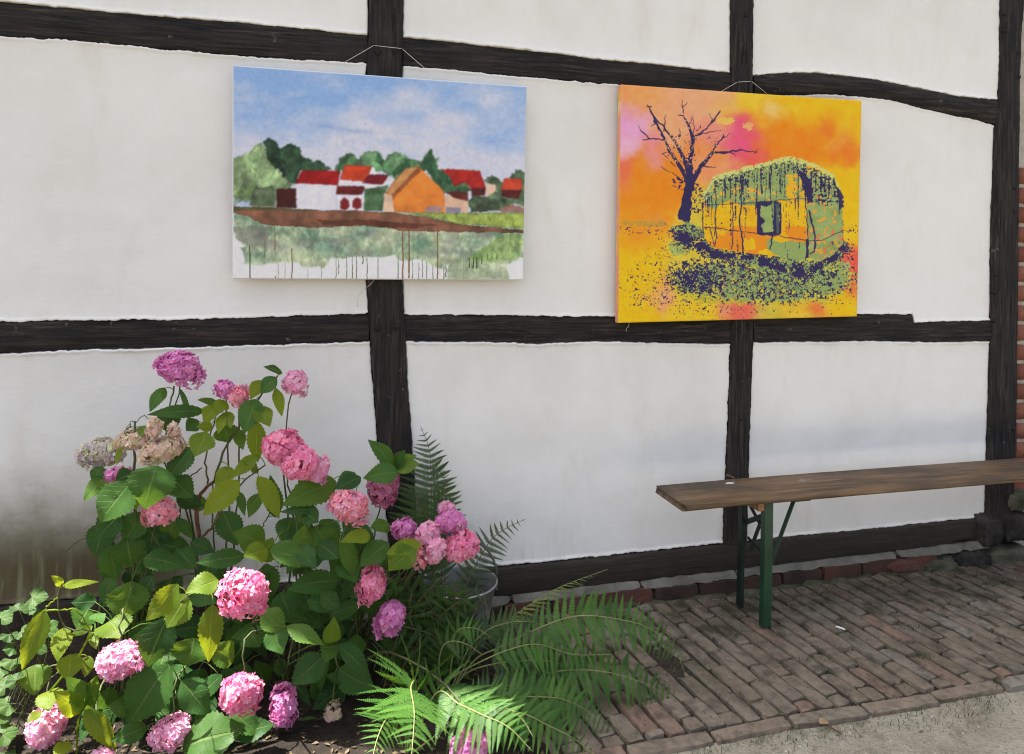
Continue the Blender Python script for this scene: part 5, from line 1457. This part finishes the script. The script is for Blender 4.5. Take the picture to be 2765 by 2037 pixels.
# the leaves behind those, filling the bush
FILL = [(225, 1190), (330, 1130), (420, 1180), (560, 1250), (620, 1180), (700, 1090), (760, 1075), (870, 1200), (890, 1300), (870, 1480), (850, 1652), (190, 1652), (120, 1580), (230, 1480), (300, 1340), (230, 1300)]
def in_poly(x, y, poly):
    r = False
    for i in range(len(poly)):
        (x0, y0), (x1, y1) = poly[i], poly[(i+1) % len(poly)]
        if (y0 > y) != (y1 > y) and x < (x1-x0)*(y-y0)/(y1-y0)+x0: r = not r
    return r
tries = 0
while nleaf < 325 and tries < 4000:
    tries += 1
    x = R.uniform(120, 890); y = R.uniform(1080, 1652)
    if not in_poly(x, y, FILL): continue
    if (x < 300 and y > 1400) and R.random() < 0.7: continue
    Y = R.uniform(-0.46, -0.12) if y < 1470 else R.uniform(-0.70, -0.36)
    if any(Y < h[4]+0.03 and abs(x-h[0]) < h[2]*0.5+45 and abs(y-h[1]) < h[3]*0.5+45 for h in HEADS): continue
    b = onY('D', x, y, Y)
    if b.z < 0.05: continue
    L = R.uniform(0.06, 0.125)
    ang = R.uniform(-2.6, -0.5) if R.random() < 0.75 else R.uniform(0, 6.3)
    t = b+Vector((math.cos(ang)*L, R.uniform(-.06, .0), math.sin(ang)*L*0.9))
    if t.z < 0.02: continue
    nrm = ((CAMV-b).normalized()*0.8+Vector((R.uniform(-.5, .5), 0, R.uniform(0.2, 1.0)))).normalized()
    part('leaf', leaf_mesh(b, t, L*R.uniform(0.55, 0.75), nrm, LEAF_DARK, R.uniform(0.05, 0.35), R.uniform(0.05, 0.2), 2000+tries, near_stem(b, 0.09), R.uniform(-.4, .4), R.uniform(-0.08, 0.1)), hy)
    nleaf += 1

# ------------------------------------------------------------------ ferns
def m_fern(name, c0, c1, c2, trans):
    g = G(name, 0.5, 0.3)
    n = g.noise(g.pos(), 14, 3)
    t = g.math('ADD', g.math('MULTIPLY', n, 0.6), g.math('MULTIPLY', g.rnd(), 0.4))
    c = g.ramp(t, [(0.25, c0), (0.5, c1), (0.8, c2)])
    g.set('Base Color', c)
    tr = g.node('BsdfTranslucent')
    g.put(tr.inputs['Color'], g.mix(0.5, c, trans))
    mx = g.node('MixShader')
    mx.inputs[0].default_value = 0.36
    g.t.links.new(g.b.outputs[0], mx.inputs[1]); g.t.links.new(tr.outputs[0], mx.inputs[2]); g.t.links.new(mx.outputs[0], g.out.inputs[0])
    return g.m
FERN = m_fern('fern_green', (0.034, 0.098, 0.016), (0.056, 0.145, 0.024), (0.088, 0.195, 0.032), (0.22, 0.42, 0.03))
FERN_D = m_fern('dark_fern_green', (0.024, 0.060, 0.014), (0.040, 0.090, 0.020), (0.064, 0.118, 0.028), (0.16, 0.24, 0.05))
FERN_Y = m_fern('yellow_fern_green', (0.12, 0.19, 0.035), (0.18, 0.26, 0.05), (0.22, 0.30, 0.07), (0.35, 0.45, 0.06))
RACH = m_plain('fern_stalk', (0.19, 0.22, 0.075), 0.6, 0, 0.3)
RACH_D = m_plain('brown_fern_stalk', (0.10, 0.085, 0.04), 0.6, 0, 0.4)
def pinna_mesh(mat, n, wid, seed, droop=0.12, gap=0.78):
    """one leaflet of a frond: unit length along +x, little teeth on both sides, upper face +z"""
    rr = random.Random(seed)
    mb = MB()
    ph = rr.uniform(-0.1, 0.1)
    def axis(s): return Vector((s, ph*s*s, -droop*s*s))
    for i in range(n):
        s = (i+0.6)/n*0.97
        for sd in (-1, 1):
            w = wid*(1-s)**0.75*(0.75+0.25*min(1, s*8))*rr.uniform(0.9, 1.08)
            if w < 0.008: continue
            a = axis(s); hw = gap/n*0.5
            d = Vector((0.42, sd*0.91, rr.uniform(-0.25, 0.05)))
            e = Vector((0.91, -sd*0.42, 0))
            p = [a-e*hw, a+e*hw, a+d*(w*0.6)+e*hw*0.95, a+d*(w*0.6)-e*hw*0.9, a+d*w+e*hw*0.3]
            mb.add(p, [(0, 1, 2, 3), (3, 2, 4)] if sd < 0 else [(3, 2, 1, 0), (4, 2, 3)])
    k = 5
    v = []
    for i in range(k+1):
        a = axis(i/k)
        r = 0.011*(1-i/k*0.8)
        v += [a+Vector((0, -r, 0.002)), a+Vector((0, r, 0.002))]
    mb.add(v, [(2*i, 2*i+2, 2*i+3, 2*i+1) for i in range(k)])
    return mb.mesh(mat, False)
PIN = {}
for nm, mt in (('g', FERN), ('d', FERN_D), ('y', FERN_Y)):
    PIN[nm] = [pinna_mesh(mt, 20, 0.145 if nm == 'd' else 0.145, 30+i, 0.05+0.10*i) for i in range(4)]
fcount = {}
def frond(plant, pts, maxlen, npair, kind='g', up=Vector((0, -0.35, 1)), start=0.22, r=0.0026, prof=0.42, taper=1.0, rach=None, fwd=0.35, droop=0.18):
    c = catmull(pts, 40)
    mb = MB()
    mb.tube(c, [r*(1-0.8*i/40)+0.0004 for i in range(41)], 5)
    o = part('frond', mb.mesh(rach or RACH), plant)
    L = [0.0]
    for i in range(40): L.append(L[-1]+(c[i+1]-c[i]).length)
    for k in range(npair):
        u = start+(1-start)*((k+0.3)/npair)**0.95
        s = u*L[-1]
        i = max(j for j in range(41) if L[j] <= s+1e-9)
        i = min(i, 39)
        p = c[i].lerp(c[i+1], (s-L[i])/max(1e-6, L[i+1]-L[i]))
        t = (c[i+1]-c[i]).normalized()
        nrm = (up-t*up.dot(t)).normalized()
        sd = t.cross(nrm)
        w = (k+0.3)/npair
        ln = maxlen*(math.sin(math.pi*(0.16+0.84*w)**prof_exp(prof))**0.9*(1-w*0.12))*taper
        ln = max(ln, 0.008)
        for q in (-1, 1):
            d = (sd*q+t*(fwd+R.gauss(0, 0.06))+nrm*(-droop+R.gauss(0, 0.07))).normalized()
            nz = (nrm-d*nrm.dot(d)).normalized()
            yv = nz.cross(d)
            l2 = ln*R.uniform(0.9, 1.06)
            M = Matrix(((d.x, yv.x, nz.x), (d.y, yv.y, nz.y), (d.z, yv.z, nz.z))).to_4x4()
            po = link('pinna', R.choice(PIN[kind]), o)
            M.translation = p
            po.matrix_basis = M @ Matrix.Diagonal((l2, l2*R.uniform(0.85, 1.15), l2, 1))
    return o
def prof_exp(p): return 0.75
def px(tg, *pts): return [onY(tg, a, b, Y) for a, b, Y in pts]
fernA = thing('lady_fern', 'large light green fern arching out over the brick path', 'fern', (0.42, -0.55, 0))
FB = Vector((0.46, -0.56, 0.01))
UP = Vector((0, -0.75, 0.8))
frond(fernA, [FB]+px('E', (850, 640, -.58), (1000, 560, -.60), (1200, 460, -.61), (1400, 382, -.62), (1560, 365, -.63), (1750, 392, -.64), (1900, 435, -.65), (2060, 560, -.66), (2140, 742, -.66)), 0.125, 27, 'g', UP, 0.36)
frond(fernA, [FB]+px('E', (900, 860, -.62), (1170, 745, -.66), (1320, 708, -.67), (1500, 694, -.68), (1700, 716, -.69), (1900, 785, -.70), (2210, 955, -.71)), 0.12, 25, 'g', UP, 0.34)
frond(fernA, [FB]+px('E', (860, 560, -.52), (960, 480, -.50), (1100, 362, -.47), (1250, 262, -.44), (1400, 180, -.42), (1660, 85, -.40)), 0.085, 24, 'y', Vector((0.35, 0.35, 1)), 0.30, fwd=0.6)
frond(fernA, [FB]+px('E', (900, 900, -.70), (1060, 860, -.74), (1250, 858, -.76), (1400, 875, -.78), (1560, 960, -.80), (1730, 1115, -.81)), 0.12, 23, 'g', UP, 0.30)
frond(fernA, [FB]+px('E', (980, 930, -.80), (1160, 962, -.86), (1300, 1030, -.90), (1450, 1105, -.93), (1610, 1230, -.95)), 0.105, 20, 'g', UP, 0.34)
fernE = thing('undergrowth_fern', 'darker fern fronds low beneath the large arching fern by the path', 'fern', (0.44, -0.60, 0))
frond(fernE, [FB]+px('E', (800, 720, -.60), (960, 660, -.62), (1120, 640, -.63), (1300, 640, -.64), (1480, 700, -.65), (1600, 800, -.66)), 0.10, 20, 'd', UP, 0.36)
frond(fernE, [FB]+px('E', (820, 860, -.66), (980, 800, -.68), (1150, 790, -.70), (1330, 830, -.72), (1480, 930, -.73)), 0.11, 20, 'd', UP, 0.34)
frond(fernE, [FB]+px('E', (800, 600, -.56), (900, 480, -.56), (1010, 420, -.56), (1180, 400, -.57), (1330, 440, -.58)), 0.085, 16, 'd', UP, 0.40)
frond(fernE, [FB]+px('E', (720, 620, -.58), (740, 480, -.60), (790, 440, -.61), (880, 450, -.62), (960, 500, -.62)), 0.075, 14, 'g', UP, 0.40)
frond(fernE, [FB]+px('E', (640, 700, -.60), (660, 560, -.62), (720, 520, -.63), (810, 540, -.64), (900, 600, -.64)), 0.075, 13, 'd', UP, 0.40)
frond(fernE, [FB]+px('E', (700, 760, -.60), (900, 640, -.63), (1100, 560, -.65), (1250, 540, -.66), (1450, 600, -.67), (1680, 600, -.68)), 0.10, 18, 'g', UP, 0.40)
fernB = thing('shield_fern', 'fern with wide fronds spreading at the front of the bed, tips in the sun', 'fern', (0.30, -0.80, 0))
FC = Vector((0.30, -0.78, 0.0))
frond(fernB, [FC]+px('E', (500, 790, -.76), (470, 800, -.86), (490, 940, -.98), (485, 1080, -1.06), (470, 1260, -1.12)), 0.155, 20, 'g', Vector((0.05, -1, 0.45)), 0.30, droop=0.1)
frond(fernB, [FC]+px('E', (620, 840, -.80), (760, 900, -.88), (900, 965, -.96), (1060, 1040, -1.02), (1210, 1190, -1.06)), 0.135, 20, 'g', UP, 0.30)
frond(fernB, [FC]+px('E', (640, 800, -.78), (720, 830, -.80), (830, 930, -.84), (960, 1010, -.9)), 0.07, 14, 'g', UP, 0.35)
frond(fernB, [FC]+px('E', (430, 900, -.84), (330, 980, -.96), (270, 1100, -1.04), (230, 1260, -1.1)), 0.11, 17, 'g', UP, 0.30)
frond(fernB, [FC]+px('E', (900, 900, -.84), (1000, 960, -.9), (1060, 930, -.94), (1150, 1000, -.97), (1210, 1100, -1.0)), 0.09, 14, 'g', UP, 0.35)
fernC = thing('wall_fern', 'tall thin fern standing upright against the wall beside the left post', 'fern', (0.48, -0.22, 0))
FW = Vector((0.50, -0.24, 0))
UW = Vector((0.25, -1, 0.25))
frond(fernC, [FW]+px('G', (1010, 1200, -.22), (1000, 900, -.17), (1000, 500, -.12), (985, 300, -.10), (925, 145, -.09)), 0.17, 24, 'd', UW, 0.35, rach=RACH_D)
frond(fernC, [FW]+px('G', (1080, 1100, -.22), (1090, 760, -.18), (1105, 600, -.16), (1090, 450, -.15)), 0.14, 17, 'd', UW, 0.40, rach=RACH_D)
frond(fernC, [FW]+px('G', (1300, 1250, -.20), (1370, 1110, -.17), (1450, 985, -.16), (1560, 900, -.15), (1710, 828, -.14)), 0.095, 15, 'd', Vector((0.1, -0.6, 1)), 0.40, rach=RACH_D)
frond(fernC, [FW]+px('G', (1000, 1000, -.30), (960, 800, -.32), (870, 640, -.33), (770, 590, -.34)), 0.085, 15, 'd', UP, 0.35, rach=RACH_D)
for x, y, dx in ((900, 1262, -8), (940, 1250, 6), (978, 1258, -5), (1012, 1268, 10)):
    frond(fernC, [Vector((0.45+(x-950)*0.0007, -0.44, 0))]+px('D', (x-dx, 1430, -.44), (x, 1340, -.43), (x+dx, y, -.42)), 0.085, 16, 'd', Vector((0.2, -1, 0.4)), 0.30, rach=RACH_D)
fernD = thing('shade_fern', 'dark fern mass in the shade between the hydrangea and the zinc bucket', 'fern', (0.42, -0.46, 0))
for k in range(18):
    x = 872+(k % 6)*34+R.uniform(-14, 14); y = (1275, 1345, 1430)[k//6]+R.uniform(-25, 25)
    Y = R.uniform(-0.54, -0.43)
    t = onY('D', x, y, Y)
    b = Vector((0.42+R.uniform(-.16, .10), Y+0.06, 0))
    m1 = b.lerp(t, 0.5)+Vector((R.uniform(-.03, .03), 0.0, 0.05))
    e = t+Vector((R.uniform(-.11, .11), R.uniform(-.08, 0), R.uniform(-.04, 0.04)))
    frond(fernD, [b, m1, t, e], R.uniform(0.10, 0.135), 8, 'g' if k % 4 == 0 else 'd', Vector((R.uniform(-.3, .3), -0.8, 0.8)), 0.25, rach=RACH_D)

# ------------------------------------------------------------------ low plant at the left edge
col_mat = m_leaf('columbine_leaf', (0.035, 0.085, 0.022), (0.055, 0.120, 0.030), (0.085, 0.155, 0.040), (0.30, 0.45, 0.05), (0.15, 0.24, 0.08), 0.5)
colb = thing('columbine_plant', 'low leafy plant with lobed leaflets at the left edge of the bed', 'plant', (-0.72, -0.40, 0))
def lobed(c, r, nrm, seed):
    rr = random.Random(seed)
    a = nrm.cross(Vector((0, 0.3, 1))).normalized(); b = nrm.cross(a)
    mb = MB()
    vs_, uv, fs = [], [], []
    a0 = rr.uniform(0, 6.28)
    for k in range(3):
        w = a0+k*1.25
        d = a*math.cos(w)+b*math.sin(w); e = a*-math.sin(w)+b*math.cos(w)
        n0 = len(vs_)
        o = Vector(c)
        vs_.append(o); uv.append((0.5, 0))
        nn = 11
        for i in range(nn):
            q = i/(nn-1)*2-1
            rad = r*(0.86+0.14*abs(math.cos(q*math.pi*1.5)))*(1-0.22*abs(q))
            vs_.append(o+(d*math.cos(q*0.85)+e*math.sin(q*0.85))*rad+nrm*(-0.12*r+0.1*r*math.sin(q*5)))
            uv.append((q*0.5+0.5, 1.0))
        fs += [(n0, n0+1+i, n0+2+i) for i in range(nn-1)]
    return mesh(vs_, fs, col_mat, True, uv)
CB = Vector((-0.74, -0.40, 0.02))
for k, (x, y, r, Y) in enumerate([(215, 530, 95, -.40), (130, 615, 70, -.40), (255, 605, 60, -.40), (5, 670, 80, -.55), (300, 770, 95, -.50), (240, 870, 75, -.54), (90, 950, 80, -.46), (60, 780, 60, -.46), (40, 1120, 85, -.56), (110, 1090, 70, -.56), (0, 1010, 80, -.5), (20, 1450, 90, -.5), (30, 1580, 70, -.52), (140, 760, 60, -.46), (60, 1250, 80, -.44), (-20, 1330, 90, -.46), (330, 720, 60, -.46), (90, 870, 60, -.48)]):
    c = onY('F', x, y, Y)
    rad = r/2.492*mpp(c)
    lf = part('leaf', lobed(c, rad*1.05, ((CAMV-c).normalized()*0.6+Vector((R.uniform(-.3, .3), 0, 1.0))).normalized(), 60+k), colb)
    mb = MB()
    mb.tube(catmull([CB+Vector((R.uniform(-.12, .08), R.uniform(-.06, .04), 0)), CB.lerp(c, 0.6)+Vector((0, 0, 0.02)), c], 6), 0.0014, 5)
    part('stalk', mb.mesh(STEM), lf)
# ------------------------------------------------------------------ litter, moss, small stones
def scatter(name, label, mats, n, fn, mk):
    mb = MB()
    for i in range(n): mk(mb, *fn(i))
    o = link(name, mb.mesh(mats, False))
    return tag(o, label, kind='stuff')
def pebble(mb, p, s):
    v = []
    for i in range(5):
        w = 2*math.pi*i/5+R.uniform(-.3, .3)
        v.append((p[0]+math.cos(w)*s*R.uniform(.7, 1.2), p[1]+math.sin(w)*s*R.uniform(.7, 1.2), p[2]))
    v.append((p[0]+R.uniform(-.3, .3)*s, p[1]+R.uniform(-.3, .3)*s, p[2]+s*R.uniform(.4, .8)))
    mb.add(v, [(i, (i+1) % 5, 5) for i in range(5)])
grav = m_speck('yard_pebble', [(0.3, (0.09, 0.08, 0.06)), (0.5, (0.27, 0.25, 0.20)), (0.7, (0.55, 0.53, 0.47))], 45, 0.9, 90, 0.003, 0.4, obj=False)
def gp(i):
    x = R.uniform(0.5, 4.2); y = -0.955-abs(R.gauss(0, 0.45))
    return ((x, y, -0.016+0.006*2*(float(fbm(x*4, y*4, 3, 5))-0.5)), R.choice([0.0025, 0.003, 0.004, 0.006, 0.009])*R.uniform(.7, 1.3))
scatter('pebbles', 'small loose pebbles strewn over the gravel yard', grav, 7000, gp, pebble)
leafbit = m_speck('dead_plant_litter', [(0.3, (0.05, 0.035, 0.02)), (0.6, (0.13, 0.095, 0.055)), (0.85, (0.24, 0.19, 0.12))], 60, 0.9, 60, 0.002, 0.3, obj=False)
def chip(mb, p, s):
    w = R.uniform(0, 6.28)
    a = Vector((math.cos(w), math.sin(w), R.uniform(-.3, .3)))*s
    b = Vector((-math.sin(w), math.cos(w), R.uniform(-.3, .3)))*s*R.uniform(.15, .7)
    p = Vector(p)
    mb.add([p-a, p-b*0.8, p+a, p+b+Vector((0, 0, s*0.2))], [(0, 1, 2, 3)])
def lp(i):
    x = R.uniform(-1.1, 0.75); y = R.uniform(-1.0, -0.06)
    z = 0.022+0.028*2*(float(fbm(x*6, y*6, 7, 5))-0.5)
    return ((x, y, z+0.004), R.uniform(0.004, 0.014))
scatter('soil_litter', 'bits of dead leaf and twig on the flower bed soil', leafbit, 1500, lp, chip)
def pp(i):
    x = R.uniform(0.75, 4.2); y = -0.125-R.random()**1.6*0.78
    return ((x, y, 0.004+R.uniform(-.002, .004)), R.uniform(0.0015, 0.0055))
scatter('path_litter', 'crumbs and plant litter lying on the brick path', leafbit, 2200, pp, chip)
def crumb(i):
    x = R.uniform(0.75, 4.2); y = R.uniform(-0.92, -0.12)
    return ((x, y, 0.002), R.uniform(0.0012, 0.0032))
scatter('path_grit', 'pale grit lying on the brick path', grav, 900, crumb, pebble)
moss = m_speck('moss_and_grass', [(0.3, (0.028, 0.046, 0.014)), (0.6, (0.055, 0.085, 0.024)), (0.85, (0.095, 0.12, 0.04))], 30, 0.9, 60, 0.002, 0.3, obj=False)
def blade(mb, p, s):
    w = R.uniform(0, 6.28)
    d = Vector((math.cos(w), math.sin(w), 0))
    e = Vector((-d.y, d.x, 0))*0.0009
    p = Vector(p)
    q = p+d*s*0.35+Vector((0, 0, s*0.8)); t = p+d*s*1.0+Vector((0, 0, s*R.uniform(.5, 1.0)))
    mb.add([p-e, p+e, q+e*0.8, q-e*0.8, t], [(0, 1, 2, 3), (3, 2, 4)])
TUFTS = [(2.33, -0.52, 0.05, 60), (2.18, -0.70, 0.05, 60), (2.62, -0.42, 0.06, 50), (1.78, -0.62, 0.05, 40), (1.95, -0.83, 0.04, 30), (2.95, -0.30, 0.08, 60), (2.55, -0.14, 0.10, 90), (2.85, -0.13, 0.10, 90), (3.0, -0.2, 0.1, 50), (1.40, -0.96, 0.10, 150), (1.85, -0.965, 0.12, 160), (2.2, -0.96, 0.10, 120), (1.15, -0.97, 0.07, 90), (2.05, -1.00, 0.12, 120), (1.6, -0.97, 0.1, 80), (1.62, -0.40, 0.05, 30), (2.30, -0.9, 0.05, 40), (1.2, -0.13, 0.1, 40), (1.7, -0.13, 0.15, 60)]
mb = MB()
for x, y, s, n in TUFTS:
    for i in range(n):
        blade(mb, (x+R.gauss(0, s*0.7), y+R.gauss(0, s*0.28), -0.012 if y < -0.94 else 0.0), R.uniform(0.004, 0.014))
tag(link('grass_tufts', mb.mesh(moss, False)), 'short grass and moss growing in the joints and along the kerb', kind='stuff')
mb = MB()
for i in range(5200):
    x = R.uniform(0.7, 4.3); y = R.uniform(-0.94, -0.1)
    if float(vn(x*5, y*5, 4)) < 0.45: continue
    for k in range(2): chip(mb, (x+R.gauss(0, .004), y+R.gauss(0, .004), R.uniform(-.012, -.0035)), R.uniform(.003, .007))
tag(link('joint_moss', mb.mesh(moss, False)), 'moss growing in the joints between the path bricks', kind='stuff')
# single bits that stand out
white = m_plain('white_paper', (0.80, 0.79, 0.76), 0.8, 0, 0.05)
def stick(name, label, cat, p, q, r, mat):
    p, q = Vector(p), Vector(q)
    mb = MB()
    m = (p+q)/2+Vector((0, 0, r*0.6))
    mb.tube([p, m, q], [r*0.9, r, r*0.85], 7)
    o = link(name, None)
    return o, mb
def loose(name, label, cat, p, q, r, mat, partname):
    p, q = Vector(p), Vector(q)
    mb = MB()
    mb.tube([p, p.lerp(q, .3)+Vector((0, 0, r*.3)), p.lerp(q, .7)+Vector((0, 0, r*.2)), q], [r*0.85, r, r, r*0.8], 7)
    o = link(name, mb.mesh(mat))
    return tag(o, label, cat)
a = onZ('H', 1172, 1142, 0.006); b = onZ('H', 1226, 1160, 0.006)
loose('cigarette_end', 'white cigarette end lying on the bricks right of the bench leg', 'cigarette', a, b, 0.0038, white, 'p')
a = onZ('H', 548, 329, ZB+0.004); b = onZ('H', 594, 328, ZB+0.004)
loose('paper_scrap', 'small white scrap lying on the bench seat', 'paper', a, b, 0.0035, white, 'p')
a = onZ('H', 553, 280, ZB+0.005); b = onZ('H', 598, 300, ZB+0.004)
loose('twig', 'short brown twig lying on the back of the bench seat', 'twig', a, b, 0.004, WOOD, 'p')
a = onZ('K', 1275, 890, 0.004); b = onZ('K', 1370, 945, -0.008)
loose('dry_twig', 'dry brown twig at the outer edge of the brick path', 'twig', a, b, 0.0028, WOOD, 'p')
dead = m_plain('dry_leaf', (0.30, 0.21, 0.12), 0.85, 0, 0.3, 40)
p = onZ('K', 1290, 895, 0.006)
o = link('dry_leaf', leaf_mesh(p+Vector((-.02, 0, 0.004)), p+Vector((.022, .008, 0.004)), 0.026, Vector((0, -.3, 1)), dead, 0.5, 0.2, 5))
tag(o, 'curled brown leaf beside the twig on the path edge', 'leaf')
